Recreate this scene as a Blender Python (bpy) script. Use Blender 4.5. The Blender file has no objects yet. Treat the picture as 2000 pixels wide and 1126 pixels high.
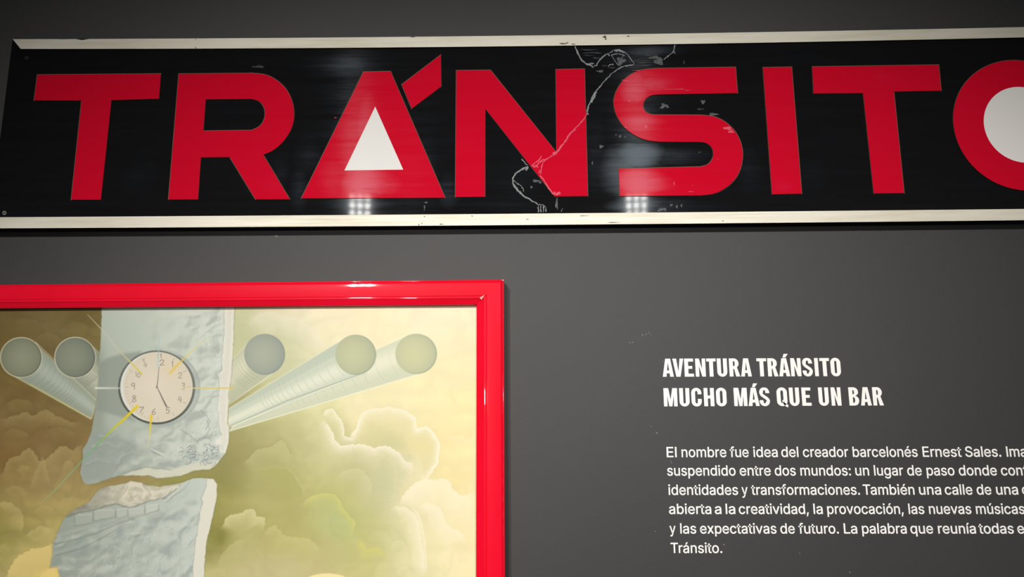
import bpy, bmesh, math, json, random
import numpy as np
from mathutils import Vector, Matrix
from mathutils.geometry import tessellate_polygon

sc = bpy.context.scene
COL = sc.collection
sc.view_settings.view_transform = 'Standard'
sc.view_settings.look = 'None'
sc.view_settings.gamma = 1.0
sc.view_settings.use_curve_mapping = False
sc.view_settings.exposure = 0.0

# ------------------------------------------------------------------ camera
F = 1500.0                       # focal length in pixels of the 2000 x 1126 frame
CAM = Vector((0.0, -1.5, 1.45))  # 1.5 m in front of the wall, at eye height
up_c = Vector((-22.6, 7600.0, -1500.0)).normalized()
right_c = Vector((98000.0, 587.0, 1500.0))
right_c = (right_c - up_c * right_c.dot(up_c)).normalized()
into_c = up_c.cross(right_c)
M = Matrix((right_c, into_c, up_c))          # camera -> world rotation
cd = bpy.data.cameras.new('camera')
cd.sensor_width = 36.0
cd.lens = F / 2000.0 * 36.0
cd.clip_start = 0.01
cam = bpy.data.objects.new('camera', cd)
cam.matrix_world = Matrix.Translation(CAM) @ M.to_4x4()
COL.objects.link(cam)
sc.camera = cam


def P(px, py, d=0.0):
    """Point of the photograph on the vertical plane d metres in front of the wall."""
    r = M @ Vector((px - 1000.0, 563.0 - py, -F))
    t = (-d - CAM.y) / r.y
    return CAM + r * t


# ------------------------------------------------------------------ world and lamps
w = bpy.data.worlds.new('world')
sc.world = w
w.use_nodes = True
bg = w.node_tree.nodes['Background']
bg.inputs[0].default_value = (0.90, 0.95, 1.0, 1)
bg.inputs[1].default_value = 0.045


def lamp_spot(px, py, aim, watts, cone, n=3, back=3.05, radius=0.015):
    """A ceiling spot, or the added fill, as a square grid of LEDs; placed by its mirror point in the sign plane."""
    hit = P(px, py, 0.027)
    mir = Vector((CAM.x, -0.054 - CAM.y, CAM.z))
    dirv = hit - mir
    s = (-back - mir.y) / dirv.y
    L = mir + dirv * s
    aimv = (Vector(aim) - L).normalized()
    q = aimv.to_track_quat('-Z', 'Y')
    for i in range(n):
        for j in range(n):
            ld = bpy.data.lights.new('ceiling_or_fill_lamp', 'SPOT')
            ld.energy = watts / (n * n)
            ld.color = (1.0, 0.97, 0.93)
            ld.spot_size = math.radians(cone)
            ld.spot_blend = 1.0
            ld.shadow_soft_size = radius
            o = bpy.data.objects.new('ceiling_or_fill_lamp', ld)
            COL.objects.link(o)
            o.location = L + q @ Vector(((i - (n - 1) / 2) * 0.046, (j - (n - 1) / 2) * 0.05, 0))
            o.rotation_mode = 'QUATERNION'
            o.rotation_quaternion = q
    return L


L1 = lamp_spot(703, 401, (-0.37, 0, 0.78), 254, 66)
L2 = lamp_spot(1243, 401, (0.37, 0, 0.78), 254, 66)
L_FILL = lamp_spot(800, 775, (0.22, 0, 0.92), 340, 34, 1, 6.0, 0.08)      # added unseen fill lamp, keeps the lower wall bright
print('LAMPS', L1, L2, L_FILL)

# ------------------------------------------------------------------ helpers


def lin(c):
    c = np.asarray(c, dtype=float)
    return np.where(c <= 0.04045, c / 12.92, ((np.maximum(c, 0) + 0.055) / 1.055) ** 2.4)


def rgb(r, g, b):
    v = lin(np.array((r, g, b)) / 255.0)
    return (float(v[0]), float(v[1]), float(v[2]), 1.0)


def mat(name, col, rough=0.5, spec=0.5, metal=0.0, coat=0.0, coat_rough=0.03):
    m = bpy.data.materials.new(name)
    m.use_nodes = True
    b = m.node_tree.nodes['Principled BSDF']
    b.inputs['Base Color'].default_value = col
    b.inputs['Roughness'].default_value = rough
    b.inputs['Specular IOR Level'].default_value = spec
    b.inputs['Metallic'].default_value = metal
    b.inputs['Coat Weight'].default_value = coat
    b.inputs['Coat Roughness'].default_value = coat_rough
    return m


def nodes(m):
    nt = m.node_tree
    return nt, nt.nodes['Principled BSDF'], nt.links.new


def noise_node(nt, scale, detail=4.0, rough=0.55, stretch=None, coord='Object'):
    tc = nt.nodes.new('ShaderNodeTexCoord')
    n = nt.nodes.new('ShaderNodeTexNoise')
    n.inputs['Scale'].default_value = scale
    n.inputs['Detail'].default_value = detail
    n.inputs['Roughness'].default_value = rough
    if stretch:
        mp = nt.nodes.new('ShaderNodeMapping')
        mp.inputs['Scale'].default_value = stretch
        nt.links.new(tc.outputs[coord], mp.inputs['Vector'])
        nt.links.new(mp.outputs['Vector'], n.inputs['Vector'])
    else:
        nt.links.new(tc.outputs[coord], n.inputs['Vector'])
    return n


def ramp(nt, src, stops):
    r = nt.nodes.new('ShaderNodeValToRGB')
    el = r.color_ramp.elements
    while len(el) < len(stops):
        el.new(0.5)
    for e, (p, c) in zip(el, stops):
        e.position = p
        e.color = c if len(c) == 4 else (*c, 1)
    nt.links.new(src, r.inputs['Fac'])
    return r


def empty(name, loc):
    o = bpy.data.objects.new(name, None)
    o.location = loc
    o.empty_display_size = 0.05
    COL.objects.link(o)
    return o


def tag(o, label=None, cat=None, group=None, kind=None):
    if label:
        o['label'] = label
    if cat:
        o['category'] = cat
    if group:
        o['group'] = group
    if kind:
        o['kind'] = kind
    return o


def mesh_obj(name, verts, faces, mats, parent=None, midx=None, smooth=False):
    """World-space verts -> one mesh object, origin at the middle of its back, parented with local coordinates."""
    vs = np.array([tuple(v) for v in verts], dtype=float)
    c = vs.mean(axis=0)
    me = bpy.data.meshes.new(name)
    me.from_pydata([tuple(v - c) for v in vs], [], faces)
    for m in (mats if isinstance(mats, (list, tuple)) else [mats]):
        me.materials.append(m)
    if midx is not None:
        me.polygons.foreach_set('material_index', midx)
    if smooth:
        me.polygons.foreach_set('use_smooth', [True] * len(me.polygons))
    o = bpy.data.objects.new(name, me)
    COL.objects.link(o)
    if parent is not None:
        o.parent = parent
        off = Vector((0, 0, 0))
        p = parent
        while p is not None:
            off += Vector(p.location)
            p = p.parent
        o.location = Vector(c) - off
    else:
        o.location = c
    return o


def area2(pts):
    return sum(a[0] * b[1] - b[0] * a[1] for a, b in zip(pts, pts[1:] + pts[:1]))


def slab(loops_list, d0, d1, chamfer=0.0, conv=None):
    """Extruded plates. loops_list: list of (outer, [holes]) in pixels; front at depth d1, back at d0.
    Returns verts, faces, material index (0 front, 1 side)."""
    conv = conv or (lambda p, d: P(p[0], p[1], d))
    V, Fc, MI = [], [], []
    for outer, holes in loops_list:
        loops = [list(outer)] + [list(h) for h in holes]
        if area2(loops[0]) < 0:
            loops[0].reverse()
        for h in loops[1:]:
            if area2(h) > 0:
                h.reverse()
        front = [[conv(p, d1) for p in lp] for lp in loops]
        back = [[conv(p, d0) for p in lp] for lp in loops]
        tri = tessellate_polygon([[Vector((p[0], -p[1], 0)) for p in lp] for lp in loops])
        base = len(V)
        for lp in front:
            V.extend(lp)
        n = len(V) - base
        for lp in back:
            V.extend(lp)
        flat = [p for lp in loops for p in lp]
        for t in tri:
            a, b, c = t
            cr = (flat[b][0] - flat[a][0]) * (flat[c][1] - flat[a][1]) - (flat[b][1] - flat[a][1]) * (flat[c][0] - flat[a][0])
            if abs(cr) < 1e-9:
                continue
            # pixel y points down: a negative cross product faces the viewer
            Fc.append((base + a, base + b, base + c) if cr < 0 else (base + a, base + c, base + b))
            MI.append(0)
            Fc.append((base + n + a, base + n + c, base + n + b) if cr < 0 else (base + n + a, base + n + b, base + n + c))
            MI.append(1)
        k = base
        for lp in loops:
            m = len(lp)
            for i in range(m):
                j = (i + 1) % m
                Fc.append((k + i, k + j, k + n + j, k + n + i))
                MI.append(1)
            k += m
    return V, Fc, MI


def fix_normals(o):
    bm = bmesh.new()
    bm.from_mesh(o.data)
    bmesh.ops.remove_doubles(bm, verts=bm.verts, dist=1e-7)
    bmesh.ops.recalc_face_normals(bm, faces=bm.faces)
    bm.to_mesh(o.data)
    bm.free()


def arc_pts(pts, n=6):
    """Catmull-Rom through pts (open)."""
    out = []
    q = [pts[0]] + list(pts) + [pts[-1]]
    for i in range(1, len(q) - 2):
        p0, p1, p2, p3 = [np.array(v, float) for v in q[i - 1:i + 3]]
        for k in range(n):
            t = k / n
            out.append(tuple(0.5 * ((2 * p1) + (-p0 + p2) * t + (2 * p0 - 5 * p1 + 4 * p2 - p3) * t * t + (-p0 + 3 * p1 - 3 * p2 + p3) * t ** 3)))
    out.append(tuple(pts[-1]))
    return out


# ------------------------------------------------------------------ the wall
wall_m = mat('dark_grey_wall_paint', rgb(44, 43, 42), 0.62, 0.75)
nt, b, ln = nodes(wall_m)
n1 = noise_node(nt, 3.0, 5, 0.6)
r1 = ramp(nt, n1.outputs['Fac'], [(0.3, rgb(36, 36, 34)), (0.7, rgb(42, 39, 39))])
ln(r1.outputs['Color'], b.inputs['Base Color'])
n2 = noise_node(nt, 420.0, 3, 0.6)
bp = nt.nodes.new('ShaderNodeBump')
bp.inputs['Strength'].default_value = 0.25
bp.inputs['Distance'].default_value = 0.0006
ln(n2.outputs['Fac'], bp.inputs['Height'])
ln(bp.outputs['Normal'], b.inputs['Normal'])
WX0, WX1, WZ0, WZ1 = -2.6, 2.9, 0.0, 3.1
V = [(x, y, z) for y in (0.0, 0.12) for x in (WX0, WX1) for z in (WZ0, WZ1)]
wall = mesh_obj('wall_back', V, [(0, 2, 3, 1), (4, 5, 7, 6), (0, 1, 5, 4), (2, 6, 7, 3), (0, 4, 6, 2), (1, 3, 7, 5)], wall_m)
fix_normals(wall)
tag(wall, kind='structure')
# little pale scuffs in the paint
scuff_m = mat('pale_paint_scuff', rgb(120, 122, 118), 0.8, 0.2)


def fleck(px, py, L, wd, ang, d=0.0003):
    c, s = math.cos(math.radians(ang)), math.sin(math.radians(ang))
    pts = [(-L / 2, 0), (-L / 4, wd / 2), (L / 4, wd / 2.4), (L / 2, 0), (L / 5, -wd / 2), (-L / 3, -wd / 2)]
    V = [P(px + x * c - y * s, py + x * s + y * c, d) for x, y in pts]
    tag(mesh_obj('paint_scuff', V, [tuple(range(6))], scuff_m, wall), kind='structure')


for a in [(1255, 654, 7, 1.6, 60), (1262, 652, 6, 1.4, -50), (1268, 650, 5, 1.5, 70), (1272, 653, 4, 1, 80), (1230, 669, 5, 1.5, 40), (1236, 668, 6, 1.5, -30),
          (1283, 845, 7, 2, 40), (1272, 832, 5, 1.2, 30), (540, 461, 9, 3, 20), (1318, 739, 4, 1.6, 0), (1564, 738, 5, 1.4, -10),
          (1295, 705, 4, 1.2, -20), (1414, 1063, 3, 3, 0), (1311, 902, 10, 1, 65), (1347, 762, 2.5, 2, 0), (1660, 1117, 4, 2, 60), (1562, 1080, 6, .8, 90), (1280, 1037, 2, 2, 0)]:
    fleck(*a)

# ------------------------------------------------------------------ the TRÁNSITO sign
sign_origin = P(1000, 250, 0.0)
sign = empty('wall_sign', sign_origin)
tag(sign, 'long black acrylic sign with big red letters and pale metal rails, above the painting', 'sign')

D_PANEL, D_LET, D_RAIL = 0.027, 0.0295, 0.0305


def scratched(name, col, lvl0, lvl1, coat, dust_col, zones):
    """Old glossy acrylic: a weak clear gloss over colour, and a streak lobe from sideways scratches,
    stronger and rougher inside the scuffed zones (px, py, half width px, half height px)."""
    m = mat(name, col, 0.14, lvl0, 0.0, coat, 0.046)
    nt, b, ln = nodes(m)
    b.inputs['Specular Tint'].default_value = (0.74, 0.88, 1.0, 1)
    b.inputs['Anisotropic'].default_value = 1.0
    b.inputs['Anisotropic Rotation'].default_value = 0.25
    tg = nt.nodes.new('ShaderNodeTangent')
    tg.direction_type = 'UV_MAP'
    tg.uv_map = 'UVMap'
    ln(tg.outputs['Tangent'], b.inputs['Tangent'])
    geo = nt.nodes.new('ShaderNodeNewGeometry')
    mpn = nt.nodes.new('ShaderNodeMapping')
    mpn.inputs['Scale'].default_value = (0.5, 1.0, 8.0)
    ln(geo.outputs['Position'], mpn.inputs['Vector'])
    sn = nt.nodes.new('ShaderNodeTexNoise')
    sn.inputs['Scale'].default_value = 9.0
    sn.inputs['Detail'].default_value = 9.0
    sn.inputs['Roughness'].default_value = 0.72
    ln(mpn.outputs['Vector'], sn.inputs['Vector'])
    wob = nt.nodes.new('ShaderNodeTexNoise')
    wob.inputs['Scale'].default_value = 14.0
    wob.inputs['Detail'].default_value = 4.0
    ln(geo.outputs['Position'], wob.inputs['Vector'])

    def math(op, x, y=None, clamp=False):
        n = nt.nodes.new('ShaderNodeMath')
        n.operation = op
        n.use_clamp = clamp
        for k, v in enumerate((x, y)):
            if v is None:
                continue
            if isinstance(v, (int, float)):
                n.inputs[k].default_value = v
            else:
                ln(v, n.inputs[k])
        return n.outputs[0]
    acc = None
    for (px, py, hw, hh, amt) in zones:
        c = P(px, py, D_PANEL)
        sx = 1.0 / (P(px + hw, py, D_PANEL) - c).length
        sz = 1.0 / (P(px, py + hh, D_PANEL) - c).length
        mp = nt.nodes.new('ShaderNodeMapping')
        mp.inputs['Location'].default_value = (-c.x * sx, 0, -c.z * sz)
        mp.inputs['Scale'].default_value = (sx, 0, sz)
        ln(geo.outputs['Position'], mp.inputs['Vector'])
        ln_ = nt.nodes.new('ShaderNodeVectorMath')
        ln_.operation = 'LENGTH'
        ln(mp.outputs['Vector'], ln_.inputs[0])
        z = math('SUBTRACT', 1.45, ln_.outputs['Value'])
        z = math('MULTIPLY', math('SUBTRACT', z, math('MULTIPLY', wob.outputs['Fac'], 0.9), True), amt)
        acc = z if acc is None else math('MAXIMUM', acc, z)
    sr = ramp(nt, sn.outputs['Fac'], [(0.36, (0, 0, 0)), (0.72, (1, 1, 1))])
    zone = math('MULTIPLY', acc if acc is not None else 0.0, math('ADD', 0.35, sr.outputs['Color']))
    zone = math('ADD', zone, math('MULTIPLY', sr.outputs['Color'], 0.10), True)
    ln(math('ADD', lvl0, math('MULTIPLY', zone, lvl1)), b.inputs['Specular IOR Level'])
    ln(math('ADD', 0.14, math('MULTIPLY', math('POWER', zone, 0.5), 0.24)), b.inputs['Roughness'])
    mx = nt.nodes.new('ShaderNodeMix')
    mx.data_type = 'RGBA'
    mx.inputs[6].default_value = col
    mx.inputs[7].default_value = dust_col
    ln(zone, mx.inputs[0])
    ln(mx.outputs[2], b.inputs['Base Color'])
    hn = noise_node(nt, 60.0, 5, 0.7, (0.15, 1.0, 3.0))
    bp = nt.nodes.new('ShaderNodeBump')
    bp.inputs['Strength'].default_value = 0.006
    bp.inputs['Distance'].default_value = 0.0004
    ln(hn.outputs['Fac'], bp.inputs['Height'])
    ln(bp.outputs['Normal'], b.inputs['Coat Normal'])
    return m


def add_uv(o):
    """UV = metres along the sign, so the brushed scratches run sideways."""
    me = o.data
    uv = me.uv_layers.new(name='UVMap')
    co = np.empty(len(me.vertices) * 3)
    me.vertices.foreach_get('co', co)
    co = co.reshape(-1, 3)
    li = np.empty(len(me.loops), dtype=np.int32)
    me.loops.foreach_get('vertex_index', li)
    uv.data.foreach_set('uv', np.ascontiguousarray(co[li][:, (0, 2)]).ravel())


SCUFFED = [(1250, 300, 62, 26, 1.0), (1330, 305, 60, 20, .45), (1200, 330, 40, 60, .55), (1240, 398, 70, 16, .7), (1330, 402, 110, 14, .35), (585, 370, 22, 44, .55), (876, 372, 26, 40, .5), (700, 400, 90, 12, .2), (545, 340, 22, 40, .3),
           (505, 350, 34, 40, .25), (600, 300, 30, 50, .22), (640, 130, 90, 26, .12), (1160, 300, 30, 80, .22), (1010, 350, 60, 60, .2), (980, 400, 90, 14, .25), (1460, 330, 30, 60, .3), (830, 320, 30, 70, .15),
           (1290, 100, 60, 14, .2), (270, 340, 40, 50, .12), (1580, 340, 40, 50, .12)]
black_m = scratched('black_acrylic', rgb(21, 21, 22), 0.006, 0.32, 0.013, rgb(40, 46, 54), SCUFFED)
red_m = scratched('red_acrylic', rgb(208, 13, 42), 0.006, 0.24, 0.004, rgb(212, 34, 70),
                  [(1255, 355, 60, 24, .9), (1235, 175, 30, 30, .5), (1290, 165, 60, 14, .35), (1250, 240, 50, 20, .3), (725, 360, 60, 28, .55), (720, 250, 22, 70, .2), (535, 360, 30, 26, .25), (640, 350, 26, 40, .25), (1530, 365, 22, 14, .3), (1720, 150, 16, 16, .3)])
white_m = scratched('white_acrylic', rgb(240, 237, 232), 0.004, 0.03, 0.01, rgb(238, 236, 232), [])
edge_m = mat('letter_edge_glue', rgb(120, 84, 58), 0.6, 0.3)
case_m = mat('sign_casing', rgb(16, 13, 12), 0.5, 0.3)

TOP = np.array([(24.9, 76.6), (450, 74.4), (950, 70.0), (1400, 64.5), (2000, 52.7)])
TOPB = np.array([(40.5, 95.5), (450, 94.7), (950, 90.2), (1400, 85.2), (2000, 72.7)])
BOT = np.array([(0, 424.2), (450, 420.6), (950, 417.8), (1400, 413.8), (2000, 407.7)])
BOTB = np.array([(0, 445.5), (450, 443.1), (950, 439.6), (1400, 435.7), (2000, 429.7)])
fit = lambda a: np.poly1d(np.polyfit(a[:, 0], a[:, 1], 2))
fT, fTB, fB, fBB = fit(TOP), fit(TOPB), fit(BOT), fit(BOTB)
XR = 2180.0


def left_x(y):
    return 24.5 - 0.126 * (y - 77)


def right_x(y):
    return XR + 0.155 * (y - 50)


def band(f0, f1, x0a, x0b, x1a, x1b, n=40):
    top = [(x, float(f0(x))) for x in np.linspace(x0a, x1a, n)]
    bot = [(x, float(f1(x))) for x in np.linspace(x1b, x0b, n)]
    return top + bot


# casing behind the face
yb = 445
V, Fc, MI = slab([(band(lambda x: fT(x) + 2.5, lambda x: fBB(x) - 1.5, left_x(77) + 2, left_x(yb) + 2, right_x(50) - 2, right_x(430) - 2), [])], 0.0, D_PANEL - 0.0035)
casing = mesh_obj('casing', V, Fc, case_m, sign)
fix_normals(casing)
# face panel
V, Fc, MI = slab([(band(fT, fBB, left_x(77), left_x(yb), right_x(50), right_x(430)), [])], D_PANEL - 0.004, D_PANEL)
panel = mesh_obj('panel', V, Fc, black_m, sign)
fix_normals(panel)
add_uv(panel)

# rails
rail_m = mat('brushed_pale_metal', rgb(214, 205, 184), 0.6, 0.5, 0.22)
nt, b, ln = nodes(rail_m)
n1 = noise_node(nt, 7.0, 6, 0.65, (0.5, 1, 5))
r1 = ramp(nt, n1.outputs['Fac'], [(0.25, rgb(206, 197, 172)), (0.5, rgb(228, 222, 204)), (0.75, rgb(240, 235, 222))])
ln(r1.outputs['Color'], b.inputs['Base Color'])
n2 = noise_node(nt, 80.0, 4, 0.6, (0.05, 1, 4))
r2 = ramp(nt, n2.outputs['Fac'], [(0.3, (0.5,) * 3), (0.7, (0.66,) * 3)])
ln(r2.outputs['Color'], b.inputs['Roughness'])


def rail(f0, f1, x0a, x0b, x1a, x1b, nicks, label):
    top = []
    for x in np.linspace(x0a, x1a, 160):
        y = float(f0(x))
        for nx, nw, nh in nicks:
            y += nh * max(0.0, 1 - abs(x - nx) / nw)
        top.append((x, y))
    bot = [(x, float(f1(x))) for x in np.linspace(x1b, x0b, 60)]
    V, Fc, MI = slab([(top + bot, [])], D_PANEL - 0.001, D_RAIL)
    o = mesh_obj('metal_rail', V, Fc, rail_m, sign)
    fix_normals(o)
    o['label'] = label
    return o


rail_top = rail(fT, fTB, 24.9, 40.5, right_x(50), right_x(50) - 17, [(126, 10, 1.0), (160, 9, 2.4), (168, 5, 1.8)], 'upper pale metal rail with mitred left end')
rail_bot = rail(fB, fBB, left_x(424) + 16, left_x(445), right_x(408) - 18, right_x(430), [], 'lower pale metal rail')
# dark grime and dents on the rails
grime_m = mat('dark_grime', rgb(92, 88, 78), 0.8, 0.2)


def spots(name, items, m, parent, d, seed=1, label=None):
    """Irregular little patches, one object each: (px, py, half width, half height)."""
    rr = random.Random(seed)
    for (px, py, a, bb) in items:
        n = 18
        ph = rr.random() * 6
        ring = []
        for i in range(n):
            t = 2 * math.pi * i / n
            q = 0.80 + 0.2 * math.sin(3 * t + ph) + 0.26 * (rr.random() - 0.5)
            ring.append((px + a * q * math.cos(t), py + bb * q * math.sin(t)))
        V = [P(x, y, d) for x, y in ring] + [P(px, py, d + 0.0004)]
        Fc = [((i + 1) % n, i, n) for i in range(n)]
        o = mesh_obj(name, V, Fc, m, parent)
        if label:
            o['label'] = label


spots('grime_spot', [(1181, 72, 4.5, 2.5), (1183, 76, 2.5, 1.8), (1227, 70.5, 3, 1.2), (1100, 85, 9, 1.4), (1120, 86, 5, 1), (806, 72, 5, 1.0), (1108, 83, 3, .8),
                      (382, 77, 1.2, 1), (382, 93, 1.2, 1.6)], grime_m, rail_top, D_RAIL + 0.0003, 2)
spots('grime_spot', [(829, 422.5, 1.5, 1), (922, 421.5, 2, .9), (862, 437.5, 5, .9), (818, 438, 1, 2.5), (824, 436, .9, 2), (1030, 428, 4, .7), (1198, 434, 14, .8),
                      (1412, 431, 2, 1), (1140, 421, 10, .6)], grime_m, rail_bot, D_RAIL + 0.0003, 3)

T1 = [(73, 145.9), (314.1, 143.9), (310.5, 192.7), (217.6, 195.3), (196.9, 389.6), (139.1, 389.7), (159.4, 196.3), (66.4, 195.9)]
R_O = [(349.3, 144.1), (494.1, 142.9)] + arc_pts([(494.1, 142.9), (518.9, 146.1), (538.8, 155.6), (556.2, 171), (568.4, 192.1), (574.1, 217), (572.6, 239.4), (564.9, 259.3), (550.5, 279.1), (533.4, 293.1), (514, 302.3)])[1:] + [
    (565.7, 388.6), (499, 388.8), (448.8, 306.5), (392.1, 307), (386.6, 388.9), (329.2, 389.1)]
R_I = [(401.6, 193.9), (491.6, 193.1)] + arc_pts([(491.6, 193.1), (505.3, 197.2), (514.2, 206.5), (517.9, 220.5), (515.2, 234.8), (506.5, 246.8), (491.6, 254.3)])[1:] + [(397.1, 255.5)]
A_O = [(709.8, 140.4), (762.5, 139.2), (869.1, 385.7), (588.7, 387.0)]
A_TRI = [(732.8, 208), (787.5, 331), (672.7, 332.6)]
ACC = [(784.8, 165), (860.5, 107.2), (861.3, 168.9), (804.3, 211.9)]
N_O = [(891.4, 137.7), (957.8, 136.9), (1086.7, 297), (1085.9, 135.7), (1141.4, 134.5), (1148, 382.6), (1083.6, 383.4), (947.7, 211.9), (946.9, 383.8), (889.5, 384.5)]
S_O = [(1436.5, 131.1), (1440.4, 181.6)] + arc_pts([(1287.9, 184.2), (1271.9, 186.3), (1260.6, 193.7), (1255.9, 204.5), (1258.8, 215.6), (1267.3, 222.0), (1280.2, 224.1)]) + \
    arc_pts([(1370.3, 224.6), (1396.1, 228.3), (1416.7, 238.4), (1433.8, 254.3), (1445.4, 274.9), (1450.2, 298), (1447.6, 323.8), (1437.3, 347), (1419.3, 365), (1396.1, 377.3), (1370.3, 381.2)]) + \
    [(1210.6, 382.6), (1208.5, 329.5)] + arc_pts([(1367.7, 325.4), (1381.9, 321.2), (1390.9, 310.9), (1393.4, 299.3), (1389.6, 287.3), (1379.3, 279.2), (1365.2, 276.9)]) + \
    arc_pts([(1287.9, 276.5), (1262.1, 273.1), (1238.9, 263.3), (1218.3, 246.9), (1204.9, 225.9), (1199.1, 204), (1201.4, 184.7), (1211.9, 164.1), (1228.6, 147.6), (1251.8, 137), (1280.2, 133.5)])
I_O = [(1490.1, 131.9), (1546.1, 130.7), (1565.7, 377.8), (1508.1, 379.1)]
T2 = [(1586.5, 130.3), (1833.3, 126.6), (1838.2, 176.9), (1745.8, 178.7), (1765.8, 376.6), (1706.6, 377.4), (1685.8, 181.6), (1589, 182.2)]


def ell(cx, cy, rx, ry, sh, n=96):
    return [(cx + rx * math.cos(t) + sh * ry * math.sin(t), cy + ry * math.sin(t)) for t in [2 * math.pi * i / n for i in range(n)]]


O_O = ell(1994.0, 244.6, 131.5, 126.8, 0.11)
O_I = ell(1997.0, 243.4, 75.2, 73.9, 0.11)


glue_m = mat('old_glue_line', rgb(88, 76, 60), 0.6, 0.25)


def grown(loop, e):
    """Outline pushed outwards by e pixels (inwards for e < 0)."""
    sgn = 1 if area2(loop) > 0 else -1
    out = []
    n = len(loop)
    for i in range(n):
        a, p, c = np.array(loop[i - 1]), np.array(loop[i]), np.array(loop[(i + 1) % n])
        e0, e1 = p - a, c - p
        e0, e1 = e0 / (np.linalg.norm(e0) + 1e-9), e1 / (np.linalg.norm(e1) + 1e-9)
        m = np.array((e0[1], -e0[0])) * sgn + np.array((e1[1], -e1[0])) * sgn
        m = m / max(0.5, np.dot(m, m) / 2)
        out.append(tuple(p + m * e))
    return out


def glue_edge(outer, holes, parent):
    V, Fc, MI = slab([(grown(outer, 1.15), [grown(h, -1.15) for h in holes])], D_PANEL - 0.0004, D_PANEL + 0.0004)
    mesh_obj('glue_edge', V, Fc, glue_m, parent)


def letter(outer, holes, word):
    V, Fc, MI = slab([(outer, holes)], D_PANEL - 0.0005, D_LET)
    o = mesh_obj('letter', V, Fc, [red_m, edge_m], sign, MI)
    add_uv(o)
    o['label'] = 'red capital letter ' + word
    glue_edge(outer, holes if word == 'R' else [], o)
    return o


letter(T1, [], 'T at the left end')
letter(R_O, [R_I], 'R')
lA = letter(A_O, [A_TRI], 'A with white triangle')
lN = letter(N_O, [], 'N with a crack')
lS = letter(S_O, [], 'S')
letter(I_O, [], 'I')
letter(T2, [], 'T before the round O')
lO = letter(O_O, [O_I], 'O with white round centre')
V, Fc, MI = slab([(A_TRI, [])], D_PANEL - 0.0005, D_LET - 0.0001)
o = mesh_obj('white_triangle', V, Fc, white_m, lA)
add_uv(o)
V, Fc, MI = slab([(ACC, [])], D_PANEL - 0.0005, D_LET)
o = mesh_obj('accent_mark', V, Fc, [red_m, edge_m], lA, MI)
add_uv(o)
glue_edge(ACC, [], lA)
V, Fc, MI = slab([(O_I, [])], D_PANEL - 0.0005, D_LET - 0.0001)
o = mesh_obj('white_disc', V, Fc, white_m, lO)
add_uv(o)

# cracks: thin raised ridges of splintered acrylic
crack_m = mat('splintered_acrylic', rgb(150, 152, 152), 0.55, 0.4)
crack_red_m = mat('splintered_red_acrylic', rgb(226, 92, 112), 0.55, 0.4)
resid_m = mat('dried_glue', rgb(86, 88, 90), 0.7, 0.3)
nt, b, ln = nodes(resid_m)
n1 = noise_node(nt, 260.0, 5, 0.7)
r1 = ramp(nt, n1.outputs['Fac'], [(0.35, rgb(44, 46, 49)), (0.7, rgb(120, 122, 124))])
ln(r1.outputs['Color'], b.inputs['Base Color'])


def ridge(lines, d, h=0.0006, seed=3, jit=0.8):
    """lines: list of (points, half width px). Jagged ridge strips with a raised spine."""
    rr = random.Random(seed)
    V, Fc = [], []
    for pts, hw in lines:
        q = arc_pts(pts, 5) if len(pts) > 2 else [tuple(np.array(pts[0]) + (np.array(pts[1]) - np.array(pts[0])) * k / 5.0) for k in range(6)]
        k = len(V)
        for i, p in enumerate(q):
            a = np.array(q[max(0, i - 1)])
            c = np.array(q[min(len(q) - 1, i + 1)])
            t = (c - a) / (np.linalg.norm(c - a) + 1e-9)
            nrm = np.array((-t[1], t[0]))
            j = nrm * jit * (rr.random() - 0.5)
            wl, wr = hw * (0.45 + 0.9 * rr.random()), hw * (0.45 + 0.9 * rr.random())
            if i in (0, len(q) - 1):
                wl = wr = hw * 0.2
            p = np.array(p) + j
            V += [P(*(p + nrm * wl), d), P(*p, d + h * (0.5 + rr.random())), P(*(p - nrm * wr), d)]
        for i in range(len(q) - 1):
            a = k + 3 * i
            Fc += [(a, a + 1, a + 4, a + 3), (a + 1, a + 2, a + 5, a + 4)]
    return V, Fc


def crack(name, lines, m, parent, d, seed=3, h=0.0006, jit=0.8):
    for i, l in enumerate(lines):
        V, Fc = ridge([l], d, h, seed * 31 + i, jit)
        o = mesh_obj(name, V, Fc, m, parent)
        if sum(p.normal.y * p.area for p in o.data.polygons) > 0:
            o.data.flip_normals()


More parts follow.
